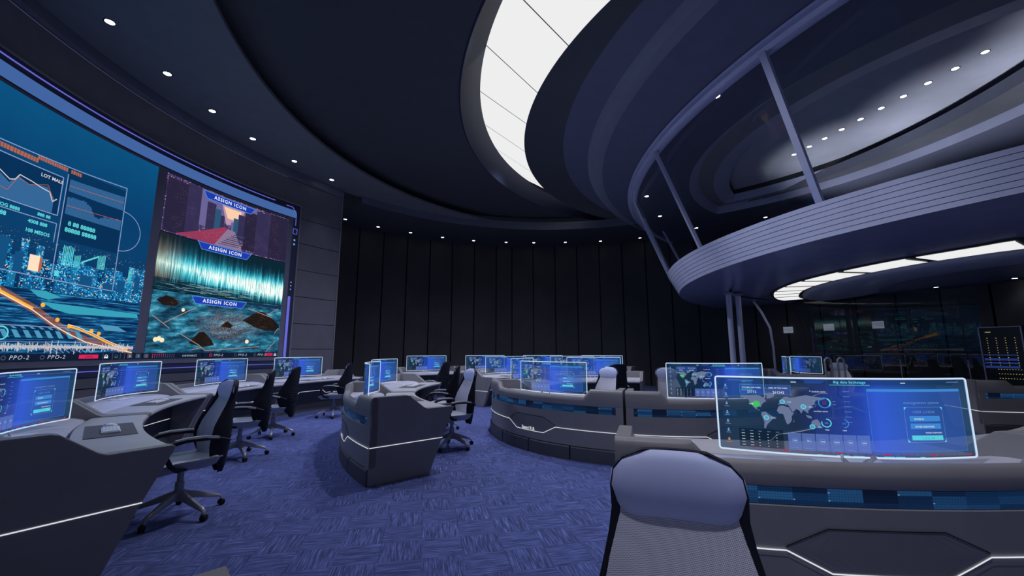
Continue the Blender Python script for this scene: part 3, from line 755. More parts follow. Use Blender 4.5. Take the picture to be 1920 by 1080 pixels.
hw2=[(5.03,1.89),(4.85,1.85),(4.6,1.76),(4.33,1.64),(3.95,1.5)]; g.line(hw2,.028,6,3); g.line([(x,z+.03) for x,z in hw2],.012,7,4)
for x,z in ((5.45,2.16),(5.20,1.95),(4.63,1.80),(4.5,1.76),(5.0,1.86)): g.disc(x,z+.03,.035,6,4,8)
g.poly([(5.49,2.24),(4.6,2.22),(3.85,2.19),(3.82,2.11),(5.02,2.09),(5.28,2.14)],8,2); g.poly([(5.67,2.40),(5.44,2.41),(5.19,2.34),(5.38,2.28),(5.54,2.31)],8,2)
g.poly([(4.5,1.95),(4.2,1.94),(4.0,1.84),(4.4,1.85)],9,2)
g.poly([(6.8,1.86),(5.03,1.86),(4.79,1.67),(6.8,1.66)],5,2)
for k in range(12):
    x=6.6-.155*k; g.poly([(x,1.80),(x-.07,1.80),(x-.15,1.69),(x-.07,1.69)],9,3)
    x=6.5-.13*k; g.poly([(x,1.85),(x-.05,1.85),(x-.10,1.82),(x-.05,1.82)],9,3)
g.line([(6.8,1.865),(5.0,1.86)],.012,0,4); g.ring(5.95,1.745,.09,.02,1,0,360,4)
x=7.6
while x>3.84:
    h=.022+.05*random.random()**3+(.05 if random.random()<.05 else 0); c=1.555+random.uniform(-.008,.008); g.rect(x,c-h,x-.009,c+h*.9,4,5); x-=.0115
g.line([(7.6,1.625),(4.6,1.63)],.008,0,4)
for k in range(8): g.line([(5.3-.09*k,1.53),(5.2-.09*k,1.46)],.008,0,3)
vobj(g,'city_charts',gm,s_city)
# street picture: glow, buildings, red street, river, banners
wb=mk_speck('street_building',(.035,.028,.085),(.50,.36,.55),70,.8); wb2=mk_speck('street_building_dark',(.022,.018,.05),(.55,.25,.22),55,.8); red=mk_speck('street_traffic',(.30,.04,.10),(1,.42,.40),45,1)
banm=[wb,wb2,red,glow('dusk_sky',(.95,.62,.42),1.0),glow('dusk_pink',(.55,.33,.45),.9),glow('river_mauve',(.30,.20,.34),.9),glow('tower_teal',(.03,.10,.20),.9),glow('dusk_sky_violet',(.16,.14,.34),.9)]
g=GX(VN,.1)
g.poly([(2.78,5.15),(1.2,5.15),(1.2,4.55),(2.78,4.5)],7,1)
g.poly([(2.3,5.12),(1.62,5.12),(1.72,4.55),(2.1,4.5)],4,2); g.poly([(2.2,4.92),(1.72,4.92),(1.80,4.66),(2.08,4.66)],3,3)
for (a,b,z0,z1,mi) in ((2.78,2.62,4.3,5.05,7),(2.62,2.40,4.2,4.90,0),(2.42,2.26,4.2,4.80,6),(2.5,2.3,4.1,4.62,0),(2.26,2.16,4.25,4.68,0),(1.98,1.9,4.4,4.60,7),(1.92,1.78,4.35,4.72,6),(1.8,1.62,4.2,4.85,0),(1.62,1.3,4.0,5.0,1),(1.3,.9,3.95,5.1,0),(.9,.36,3.95,5.15,1),(3.58,3.1,3.95,5.1,1),(3.1,2.78,3.95,5.15,0)): g.rect(a,z0,b,z1,mi,4)
g.poly([(3.3,3.95),(2.36,3.94),(2.05,4.40),(2.15,4.42),(2.6,4.22)],2,5)
g.poly([(2.36,3.94),(1.62,3.94),(1.86,4.38),(2.05,4.40)],5,5)
for k in range(7): g.line([(2.25-.06*k,4.0+.05*k),(1.72-.02*k,4.02+.045*k)],.018,1 if k%2 else 6,6)
vobj(g,'street_buildings',banm,s_street)
bm_=[glow('banner_blue',(.012,.045,.42),1.0),glow('banner_edge',(.10,.30,.75),.9),glow('banner_text',(.85,.92,1),1.0)]
for (sx,par,zt,zb) in ((0,s_street,5.12,4.96),(0,s_data,3.925,3.765),(0,s_terr,2.685,2.53)):
    g=GX(VN,.1); g.quad([(2.75,zt),(1.37,zt),(1.48,zb),(2.65,zb)],0,8); g.line([(2.75,zt),(1.37,zt),(1.48,zb),(2.65,zb),(2.75,zt)],.014,1,9)
    g.text(2.06,zb+.045,'ASSIGN ICON',-.115,2,'c',.022,0,1.25,lay=9)
    # mirrored x: text is drawn with negative size, flip it upright
    vobj(g,'banner',bm_,par)
g=GX(VN,.1)
for k in range(70):
    x=random.uniform(.4,3.55); z=random.uniform(2.9,3.2); h=random.uniform(.1,.6)*(.4+.6*(1-x/3.6)); g.rect(x,z,x-.008,min(z+h,3.74),1,1)
for k in range(40):
    x=random.uniform(.9,3.5); z=random.uniform(2.76,2.95); g.rect(x,z,x-random.uniform(.1,.5),z+.006,0,1)
vobj(g,'data_lines',[glow('data_pale',(.35,.6,.65),.8),glow('data_teal',(.04,.5,.55),.8)],s_data)
g=GX(VN,.1); rock=mk_speck('rock_speckled',(.014,.010,.010),(.85,.35,.12),60,.8)
g.poly([(1.42,2.24),(1.2,2.38),(1.02,2.50),(.85,2.49),(.62,2.36),(.42,2.2),(.36,2.12),(.5,2.02),(.8,2.02),(1.05,2.08)],0,2)
g.poly([(2.70,1.66),(2.48,1.90),(2.36,1.92),(2.18,1.76),(2.08,1.62),(2.35,1.58)],0,2); g.poly([(3.5,2.52),(3.3,2.63),(3.15,2.60),(2.98,2.50),(3.1,2.42),(3.35,2.42)],0,2); g.poly([(1.98,2.06),(1.82,2.2),(1.66,2.1),(1.72,2.03)],0,2)
g.poly([(1.5,2.65),(.6,2.62),(.36,2.60),(.36,2.70),(1.4,2.70)],3,1)
for P in ([(3.55,2.2),(3.3,2.05),(2.6,2.45)],[(3.3,2.05),(3.15,1.95)],[(2.9,1.85),(2.45,1.62),(2.3,1.5),(1.9,1.52),(.9,1.60)],[(2.6,1.52),(2.4,1.56)],[(.7,1.47),(.45,1.75)],[(.75,2.42),(.45,2.62)],[(.4,2.1),(.5,1.95)],[(1.3,2.55),(.6,2.36)]): g.line(P,.016,1,3)
for (x,z) in ((3.42,1.72),(3.35,1.74),(3.28,1.71)): g.disc(x,z,.05,2,3,8)
g.disc(1.25,1.72,.05,2,3,10); g.disc(2.9,2.36,.04,2,3,8)
vobj(g,'terrain_lines',[rock,glow('line_salmon',(.55,.35,.30),.7),glow('spot_pale',(1,.85,.55),1),glow('sea_dark',(.01,.03,.08),1)],s_terr)
# status bar
sbm=[glow('bar_navy',(.006,.012,.035),1),glow('bar_text',(.55,.65,.75),.9),glow('bar_pink',(.75,.02,.10),1),glow('bar_grey',(.06,.08,.13),1),glow('bar_white',(.8,.9,1),.9)]
g=GX(VN,.12); g.rect(7.8,1.34,3.95,1.452,0,1); g.rect(3.94,1.34,2.36,1.452,0,1); g.rect(2.32,1.34,.36,1.452,0,1)
def ppo(x,pink=0,s=-.075):
    g.ring(x,1.396,.028,.012,2 if pink else 3,0,360,3); g.text(x-.07,1.37,'PPO-2',s,1,'l',0,.2,1.25,lay=3)
for x,p in ((6.35,0),(5.86,0),(5.33,0),(2.14,1),(1.52,0),(.98+.02,0)): ppo(x,p,-.072 if x<3 else -.085)
for x0,x1 in ((4.77,4.45),(.70,.50)): g.rect(x0,1.365,x1,1.43,2,3); g.text((x0+x1)/2,1.382,'unlock',-.05,0,'c',.01,lay=4)
for x in (4.31,.43): g.rect(x+.035,1.365,x-.035,1.395,4,3); g.ring(x,1.40,.024,.01,4,0,180,3)
for x in (4.13,.37): g.rect(x+.03,1.365,x-.03,1.395,3,3); g.ring(x,1.40,.024,.01,3,0,180,3)
for x,t_,c in ((3.88,'A',1),(3.72,'1',1),(3.56,'2',2)): g.rect(x+.045,1.36,x-.045,1.435,3,2); g.text(x,1.375,t_,-.06,c,'c',lay=3)
for k in range(11):
    for r_ in range(2): x=3.44-.045*k; g.rect(x,1.36+.042*r_,x-.015,1.392+.042*r_,2 if k<6 and (r_ or k<1) else 3,3)
g.text(2.64,1.372,'connect',-.085,1,'c',0,.15,1.2,lay=3)
for x in (4.37,4.20,4.06,3.98): g.rect(x,1.34,x-.01,1.452,3,2)
vobj(g,'status_bar',sbm)

# ------------------------------------------------------------------ console modules
_cm={}
def console_meshes(Rf,hw):
    """local frame: arc centre at (-(Rf-.5),0); module centre direction +x is the public front"""
    key=(round(Rf,3),round(hw,3))
    if key in _cm: return _cm[key]
    cx=-(Rf-.5); P=lambda s,ph,z:(cx+(Rf-s)*cos(ph),(Rf-s)*sin(ph),z)
    L=hw*Rf; HI=.45; SL=.09
    def top(a):
        d=L-abs(a)
        return .965 if d<=HI else (.87 if d>=HI+SL else .965-.095*(d-HI)/SL)
    bp=sorted(set([round(-L+2*L*k/28,4) for k in range(29)]+[round(s*(L-HI),4) for s in(-1,1)]+[round(s*(L-HI-SL),4) for s in(-1,1)]))
    bp[0]=-L; bp[-1]=L; ph=[b/Rf for b in bp]
    out={}
    mb=MB()
    def prof(zt): return [(.0,.19),(.0,.635),(.022,.64),(.022,.735),(.0,.74),(-.012,.80),(-.008,zt-.05),(.004,zt-.018),(.025,zt-.003),(.05,zt),(.078,zt-.006),(.09,zt-.03),(.09,.78)]
    rows=[]
    e=.012
    for k in range(13): rows.append([P(*( (prof(top(b))[k][0]),min(max(p,-hw+e/Rf*0),hw), prof(top(b))[k][1])) for b,p in zip(bp,ph)])
    mb.grid(rows,0)
    for j in (0,-1): mb.cap([r[j] for r in rows]+[P(.09,ph[j],.19)],0)
    out['front_panel']=(mb.mesh('front_panel',M['desk'],smooth=True,fix=True),)
    mb=MB(); n=28; pp=[-hw+2*hw*k/n for k in range(n+1)]
    mb.grid([[P(.012,p,z) for p in pp] for z in (.642,.733)],0); me=mb.mesh('pixel_strip',M['strip'],fix=False)
    add_uv(me,lambda co:(atan2(co.y,co.x-cx)*Rf+3,co.z)); out['pixel_strip']=(me,)
    # shelf and worktop
    i0=.10/Rf; qq=[-hw+i0+2*(hw-i0)*k/n for k in range(n+1)]
    mb=MB(); sh=[(.09,.80),(.20,.80),(.30,.805),(.42,.80),(.52,.785),(.58,.765),(.60,.745),(.60,.70),(.09,.70)]
    rows=[[P(s,p,z) for p in qq] for s,z in sh]; mb.grid(rows,0); out['monitor_shelf']=(mb.mesh('monitor_shelf',M['shelf'],smooth=True,fix=False),)
    mb=MB(); wt=[(.60,.72),(.625,.735),(.63,.765),(.65,.775),(1.08,.778),(1.102,.772),(1.112,.755),(1.108,.735),(1.085,.725),(.70,.72)]
    rows=[[P(s,p,z) for p in qq] for s,z in wt]; mb.grid(rows,0); mb.m=[1 if i<n else 0 for i in range(len(mb.m))]
    out['worktop']=(mb.mesh('worktop',[M['work'],M['groove']],smooth=True,fix=False),)
    mb=MB(); kp=[(.66,.0),(.62,.3),(.62,.73)]
    mb.grid([[P(s,p,z) for p in qq] for s,z in kp],0); out['knee_panel']=(mb.mesh('knee_panel',M['plinth'],fix=False),)
    # end panels (radial, profile in s,z)
    EP=[(.0,.0),(.0,.64),(.0,.93),(.02,.958),(.05,.965),(.44,.965),(.48,.955),(.68,.805),(.73,.785),(1.09,.785),(1.115,.775),(1.11,.745),(.94,.39),(.78,.0)]
    for sg in (-1,1):
        mb=MB(); th=.10
        def E(s,z,d):  # d distance inward along tangent
            a=sg*(hw-d/Rf*1.0); return P(s,a,z)
        A=[E(s,z,.0) for s,z in EP]; B=[E(s,z,th) for s,z in EP]
        mb.grid([A,B],0,closed_u=True); mb.cap(A,0); mb.cap(B[::-1],0)
        out['end_panel%d'%sg]=(mb.mesh('end_panel',M['desk'],bevel=.008),)
        # light line on the end face
        mb=MB(); q=[(.0,.41),(.95,.41)]
        mb.grid([[P(s,sg*(hw+.004/Rf),z+dz) for s,z in q] for dz in (-.004,.004)],0)
        out['end_line%d'%sg]=(mb.mesh('light_line',M['ledwhite'],fix=False),)
    # hexagon cover, light line
    F=lambda x,y,l:P(-.004-.002*l,x/Rf,y)
    g=GX(F,.08); g.quad([(-.52,.41),(.52,.41),(.30,.305),(-.30,.305)],0,1); g.quad([(-.52,.43),(.52,.43),(.52,.41),(-.52,.41)],0,1); g.quad([(-.30,.53),(.30,.53),(.52,.43),(-.52,.43)],0,1)
    g.line([(-.52,.43),(-.30,.53),(.30,.53),(.52,.43)],.006,1,2)
    out['hexagon_cover']=(g.mesh('hexagon_cover',[M['hex'],M['groove']],fix=False),)
    g=GX(F,.08); g.line([(-L,.41),(-.52,.41),(-.30,.305),(.30,.305),(.52,.41),(L,.41)],.0075,0,3)
    out['light_line']=(g.mesh('light_line',M['ledwhite'],fix=False),)
    F2=lambda x,y,l:P(.615+.004*1+.002*l+.0,x/Rf,y)
    g=GX(F2,.08); w2=.93; g.line([(-L*.9,.41),(-.48,.41),(-.38,.48),(.38,.48),(.48,.41),(L*.9,.41)],.008,0,3)
    out['knee_line']=(g.mesh('light_line',M['ledwhite'],fix=False),)
    g=GX(F,.05); g.text(-.02,.318,'Space I R &',.062,0,'c',.012,lay=3); out['lettering']=(g.mesh('lettering',M['ledwhite'],fix=False),)
    # plinth blocks
    nbk=4; PB=[]
    for k in range(nbk):
        a0=-hw+2*hw*k/nbk+.012/Rf; a1=-hw+2*hw*(k+1)/nbk-.012/Rf; mb=MB(); t=[a0+(a1-a0)*i/6 for i in range(7)]
        pr=[(.04,.0),(-.02,.0),(-.02,.165),(-.01,.18),(.04,.185)]
        rows=[[P(s,a,z) for a in t] for s,z in pr]; mb.grid(rows,0)
        for j in(0,-1): mb.cap([r[j] for r in rows],0)
        PB.append(mb.mesh('plinth_block',M['plinth'],fix=True))
    mb=MB(); mb.grid([[P(.03,p,z) for p in pp] for z in (0,.2)],0); PB2=mb.mesh('plinth_back',M['groove'],fix=False)
    out['plinth']=(PB2,PB)
    _cm[key]=out; return out
def console(C,Rf,mid,half,label,group,ends=(1,1),letter=False,cat='desk'):
    m=console_meshes(Rf,RD(half)); t=RD(mid); x,y=pol(C,Rf-.5,t)
    r=empty('control_console',(x,y,0),t,label,cat,group)
    for n in ('front_panel','pixel_strip','monitor_shelf','worktop','knee_panel','hexagon_cover'): link(n,m[n][0],r)
    link('light_line',m['light_line'][0],r); link('light_line',m['knee_line'][0],r)
    for sg,e in ((-1,ends[0]),(1,ends[1])):
        ep=link('end_panel',m['end_panel%d'%sg][0],r)
        if e: link('light_line',m['end_line%d'%sg][0],ep)
    if letter: link('lettering',m['lettering'][0],r)
    pl=link('plinth',m['plinth'][0],r)
    for q in m['plinth'][1]: link('plinth_block',q,pl)
    return r
# ------------------------------------------------------------------ monitor
MW,MH,MZ=1.44,.474,.85
MRC=1.85   # curvature radius; the operator sits on the -x side, the centre bulges towards +x
def msurf(x,y,l,side=-1):
    """x along the width seen by the viewer in front (+x right), y up, l layer"""
    a=x/MRC; r=MRC+side*.0012*l
    return (r*cos(a)-MRC+.0, r*sin(a), MZ+y)
def make_monitor(out=False):
    # local: the picture is read by somebody on the +x side looking to -x when flip=1, width runs along y
    root=empty('curved_monitor')
    F=(lambda x,y,l:msurf(x-MW/2,y,l,1)) if out else (lambda x,y,l:msurf(-(x-MW/2),y,l,-1))      # read from outside / inside the curve
    mb=MB(); n=24; rows=[[F(MW*k/n,y,0) for k in range(n+1)] for y in (0,MH)]; mb.grid(rows,0); me=mb.mesh('screen_picture',M['pane'],fix=False)
    add_uv(me,lambda co:(.5+(1 if out else -1)*atan2(co.y,co.x+MRC)*MRC/MW,(co.z-MZ)/MH)); pic=link('screen_picture',me,root)
    g=GX(F,.06); W=MW; Hh=MH
    X=lambda u:u*W; Y=lambda v:v*Hh
    g.text(X(.505),Y(.938),'Big data backstage',.021,GC,'c',.02,0,1.1); g.line([(X(.43),Y(.915)),(X(.58),Y(.915))],.003,GC)
    g.poly([(X(.34),Y(.975)),(X(.42),Y(.975)),(X(.40),Y(.93)),(X(.34),Y(.93))],GPAN); g.line([(X(.05),Y(.955)),(X(.15),Y(.955))],.002,GLB); g.line([(X(.29),Y(.945)),(X(.31),Y(.945))],.005,GW); g.line([(X(.70),Y(.945)),(X(.72),Y(.945))],.005,GW); g.line([(X(.90),Y(.955)),(X(.96),Y(.955))],.003,GLB)
    for k,v in enumerate((.85,.73,.60,.48,.36,.24,.11)):
        c=GORG if k==6 else GLB; x=X(.040)
        g.rect(x-.006,Y(v)+.004,x+.006,Y(v)+.014,c) if k%2==0 else g.poly([(x-.009,Y(v)+.002),(x+.009,Y(v)+.002),(x,Y(v)+.018)],c)
        g.disc(x,Y(v)+.018,.005,c,n=8); g.line([(x-.014,Y(v)-.006),(x+.014,Y(v)-.006)],.003,c)
    for x0,t1,t2 in ((.095,'INCOME THIS WEEK','25712'),(.195,'USER OF THE WEEK','261242')):
        g.rect(X(x0),Y(.77),X(x0+.092),Y(.90),GPAN); g.frame(X(x0),Y(.77),X(x0+.092),Y(.90),.0015,GBLU,2); g.text(X(x0+.046),Y(.85),t1,.0115,GW,'c',.02); g.text(X(x0+.046),Y(.785),t2,.021,GW,'c',.01)
    # world map, lon/lat outlines
    mp=lambda lo,la:(X(.245+lo/180*.165),Y(.50+la/90*.32))
    conts=[[(-165,62),(-160,70),(-125,70),(-95,72),(-80,70),(-62,58),(-56,50),(-68,44),(-76,36),(-81,26),(-90,30),(-97,26),(-97,19),(-88,16),(-83,9),(-88,14),(-105,20),(-117,32),(-124,42),(-130,54),(-150,60)],
     [(-55,60),(-45,60),(-22,70),(-20,80),(-40,83),(-65,78),(-52,70)],[(-80,8),(-62,10),(-50,0),(-35,-7),(-40,-20),(-52,-30),(-62,-40),(-68,-53),(-74,-50),(-71,-30),(-76,-14),(-81,-4)],
     [(-17,15),(-10,30),(0,36),(11,36),(22,32),(33,30),(43,12),(51,11),(40,-4),(40,-16),(32,-28),(20,-34),(14,-20),(9,0),(5,5),(-8,5)],
     [(-9,38),(-9,43),(0,46),(5,52),(10,57),(6,60),(15,68),(28,70),(40,66),(30,46),(28,40),(20,38),(14,44),(3,42)],
     [(28,40),(30,46),(40,66),(60,68),(75,72),(105,77),(140,72),(178,68),(178,64),(160,60),(140,58),(135,44),(122,38),(121,30),(108,20),(108,10),(100,14),(95,18),(88,22),(80,8),(72,20),(60,25),(55,18),(45,13),(35,32)],
     [(115,-22),(122,-15),(131,-12),(142,-11),(153,-27),(147,-38),(138,-34),(116,-34)],[(96,4),(104,-6),(120,-9),(118,0),(110,2)],[(131,32),(141,38),(144,44),(140,40)],[(44,-24),(49,-14),(48,-24)]]
    for c in conts: g.poly([mp(*p) for p in c],GLAV)
    x,y=mp(-98,38); g.disc(x,y,.017,GGRN,2); g.ring(x,y,.020,.002,GGRN,lay=2); g.disc(x-.035,y,.006,GGRN,2,10); g.disc(x-.022,y,.006,GW,2,10)
    for lo,la in ((-62,-12),(8,50),(90,34),(118,-38)):
        x,y=mp(lo,la); g.ring(x,y,.012,.006,GC,lay=2); g.disc(x,y,.007,GLB,2,12); g.line([(x+.016,y),(x+.024,y)],.002,GLB,2); g.frame(x+.024,y-.005,x+.050,y+.005,.0018,GLB,2); g.line([(x+.028,y),(x+.045,y)],.003,GW,3)
    # table
    g.rect(X(.08),Y(.055),X(.245),Y(.30),GDK)
    for r in range(6):
        for c in range(5): x=X(.09+.032*c); y=Y(.27-.038*r); w=.018 if (r==0 or c<2) else .007; g.line([(x,y),(x+w,y)],.0028,GW if r else GLB,2)
    # cards
    for k in range(6):
        x0=.262+.0495*k; g.rect(X(x0),Y(.055),X(x0+.047),Y(.275),GCARD); cx_,cy_=X(x0+.0235),Y(.18); g.ring(cx_,cy_,.015,.0018,GLB,lay=2); g.text(cx_,cy_-.004,('92.0','78.6','90.8','103.4','76.0','108.5')[k],.011,GW,'c',.02,lay=2)
        for q in (-.012,0,.012): g.line([(cx_+q-.003,Y(.085)),(cx_+q+.003,Y(.085))],.0035,GLB,2)
    # middle gauges
    g.line([(X(.355),Y(.83)),(X(.36),Y(.83))],.004,GW); g.text(X(.363),Y(.815),'module name',.0135,GW,'l',.01); g.text(X(.363),Y(.56),'module name',.0135,GW,'l',.01)
    g.ring(X(.405),Y(.68),.030,.006,GBLU,lay=2); g.ring(X(.405),Y(.68),.030,.008,GC,-40,60,3); g.line([(X(.398),Y(.69)),(X(.412),Y(.69))],.003,GRED,2); g.line([(X(.398),Y(.665)),(X(.412),Y(.665))],.003,GRED,2)
    g.ring(X(.405),Y(.42),.024,.006,GC,-200,90,2); g.text(X(.405),Y(.41),'98%',.012,GLB,'c',lay=2); g.ring(X(.468),Y(.42),.024,.005,GBLU,-90,80,2); g.text(X(.468),Y(.41),'88%',.012,GBLU,'c',lay=2)
    g.text(X(.405),Y(.325),'rate',.013,GW,'c',.02); g.text(X(.468),Y(.325),'rate',.013,GW,'c',.02)
    for r in range(7): v=.83-.065*r; g.line([(X(.475),Y(v)),(X(.50),Y(v))],.0022,GLB,2)
    for v in (.70,.66): g.line([(X(.365),Y(v)),(X(.375),Y(v))],.0025,GLB,2); g.line([(X(.436),Y(v)),(X(.446),Y(v))],.0025,GLB,2)
    # login window
    g.rect(X(.565),Y(.09),X(.955),Y(.865),GPAN); g.rect(X(.565),Y(.835),X(.955),Y(.865),GBLU,2); g.frame(X(.565),Y(.09),X(.955),Y(.865),.0018,GBLU,2)
    g.text(X(.775),Y(.68),'management system',.023,GLB,'c',0,0,1.15,lay=2)
    x0,x1,y0,y1=X(.70),X(.86),Y(.20),Y(.64); g.frame(x0,y0,x1,y1,.0015,GLB,2)
    for (a,b,sx,sy) in ((x0,y0,1,1),(x1,y0,-1,1),(x0,y1,1,-1),(x1,y1,-1,-1)): g.poly([(a,b),(a+sx*.014,b),(a,b+sy*.018)],GC,3)
    g.text(X(.778),Y(.565),'USER LOGIN',.020,GLB,'c',0,0,1.2,lay=2)
    for v,t_ in ((.46,'ENTER ID'),(.365,'ENTER PASSWORD')): g.rect(X(.718),Y(v),X(.845),Y(v+.068),GBLU,2); g.text(X(.735),Y(v+.02),t_,.0135,GW,'l',.025,lay=3)
    g.text(X(.845),Y(.31),'FORGET PASSWORD?',.0105,GW,'r',.025,lay=2); g.rect(X(.718),Y(.225),X(.848),Y(.285),GC,2); g.text(X(.783),Y(.238),'LOG IN',.019,GBLU,'c',0,0,1.2,lay=3)
    # bottom ticker
    for k in range(34):
        x=.10+.026*k; g.line([(X(x),Y(.042)),(X(x+.012),Y(.042))],.0025,GRED if k%3 else GLAV,2)
    for x in (.24,.43,.605,.79,.955): g.rect(X(x),Y(.032),X(x+.016),Y(.052),GRED,3)
    for x0,x1 in ((.36,.38),(.43,.475),(.49,.53),(.56,.575),(.60,.64),(.645,.68),(.74,.76)): g.line([(X(x0),Y(.015)),(X(x1),Y(.015))],.0045,GC,2)
    link('screen_graphics',g.mesh('screen_graphics',G,fix=False),pic)
    # glowing edge frame, rounded
    pts=[]; rc=.014
    for (cx_,cy_,a0) in ((W-rc,Hh-rc,0),(rc,Hh-rc,90),(rc,rc,180),(W-rc,rc,270)):
        for k in range(4): a=RD(a0+30*k); pts.append((cx_+rc*cos(a),cy_+rc*sin(a)))
    P3=[]
    for i,p in enumerate(pts):
        q=pts[(i+1)%len(pts)]; m_=max(1,int(hypot(q[0]-p[0],q[1]-p[1])/.1))
        for k in range(m_): P3.append(F(p[0]+(q[0]-p[0])*k/m_,p[1]+(q[1]-p[1])*k/m_,0))
    mb=MB(); mb.tube(P3,.0055,6,closed=True,up=(.3,.1,.9)); link('edge_frame',mb.mesh('edge_frame',M['monframe'],smooth=True),root)
    # stand: two slanted arms on a plate
    mb=MB()
    for s in (-1,1): mb.tube([(.02,s*.085,MZ+.01),(.0,s*.075,MZ-.012),(-.015,s*.045,MZ-.040)],.012,6,rr=(.008,.016))
    mb.tube([(-.015,-.05,MZ-.040),(-.015,.05,MZ-.040)],.008,6); st=link('stand',mb.mesh('stand',M['seat'],smooth=True),root)
    mb=MB(); mb.add([(.06,-.15,.804),(.06,.15,.804),(-.13,.19,.804),(-.13,-.19,.804),(.06,-.15,.810),(.06,.15,.810),(-.13,.19,.810),(-.13,-.19,.810)],[(0,1,2,3),(7,6,5,4),(0,4,5,1),(1,5,6,2),(2,6,7,3),(3,7,4,0)],0)
    link('base_plate',mb.mesh('base_plate',M['white']),root)
    return root
MON={False:[make_monitor(),True],True:[make_monitor(True),True]}
def monitor(x,y,rz,label,group='curved transparent monitors',mirror=False,s=1.0,dz=0):
    """rz: direction of the convex back (public side)"""
    P=MON[mirror]; o=P[0] if P[1] else copy_tree(P[0]); P[1]=False
    o.location=(x,y,dz); o.rotation_euler=(0,0,rz); o.scale=(1,s,1); tag(o,label,'monitor',group); return o
# ------------------------------------------------------------------ keyboard, mouse, pad
def make_keyboard():
    r=empty('keyboard'); mb=MB(); mb.box((0,0,.008),(.34,.125,.014)); link('body',mb.mesh('body',M['white'],bevel=.003),r)
    mb=MB()
    for j in range(5):
        for i in range(15):
            if j==0 and 4<=i<=9:
                if i==4: mb.box((-.155+.0222*6.5,-.046,.0185),(.13,.017,.006))
                continue
            mb.box((-.155+.0222*i,-.046+.0225*j,.0185),(.0185,.0185,.006))
    link('keys',mb.mesh('keys',M['white']),r); return r
def make_mouse():
    r=empty('computer_mouse'); mb=MB(); rows=[]
    n=16; rows=[]
    for i in range(7):
        e=i/6*pi/2; rr=cos(e); rows.append([(.055*rr*cos(2*pi*k/n),.031*rr*sin(2*pi*k/n)*(1-.15*cos(2*pi*k/n)),.002+.030*sin(e)) for k in range(n)])
    mb.grid(rows,0,closed_u=True); mb.cap(rows[0][::-1],0); link('shell',mb.mesh('shell',M['white'],smooth=True),r)
    mb=MB(); mb.tube([(.035,-.003,.0245),(.035,.003,.0245)],.006,10); link('scroll_wheel',mb.mesh('scroll_wheel',M['pad']),r); return r
def make_pad():
    mb=MB(); mb.box((0,0,.0015),(.80,.34,.003)); return mb.mesh('desk_pad',M['pad'])
kb0=make_keyboard(); ms0=make_mouse(); padme=make_pad(); kfirst=True
def desk_set(C,Rf,ang,where,pad=True):
    """keyboard, mouse and dark pad on the worktop; operator looks outwards along ang"""
    global kfirst
    t=RD(ang); c=pol(C,Rf-.88,t); rz=t-pi/2
    k=kb0 if kfirst else copy_tree(kb0); m=ms0 if kfirst else copy_tree(ms0); kfirst=False
    tx,ty=cos(rz),sin(rz)
    k.location=(c[0]-.02*tx,c[1]-.02*ty,.7815); k.rotation_euler=(0,0,rz); tag(k,'white keyboard '+where,'keyboard','white keyboards on the consoles')
    m.location=(c[0]+.27*tx,c[1]+.27*ty,.7815); m.rotation_euler=(0,0,rz+pi/2); tag(m,'white mouse '+where,'mouse','white mice on the consoles')
    if pad:
        o=link('desk_pad',padme); o.location=(c[0]+.05*tx,c[1]+.05*ty,.7785); o.rotation_euler=(0,0,rz); tag(o,'dark grey mat '+where,'desk mat','dark mats under the keyboards')

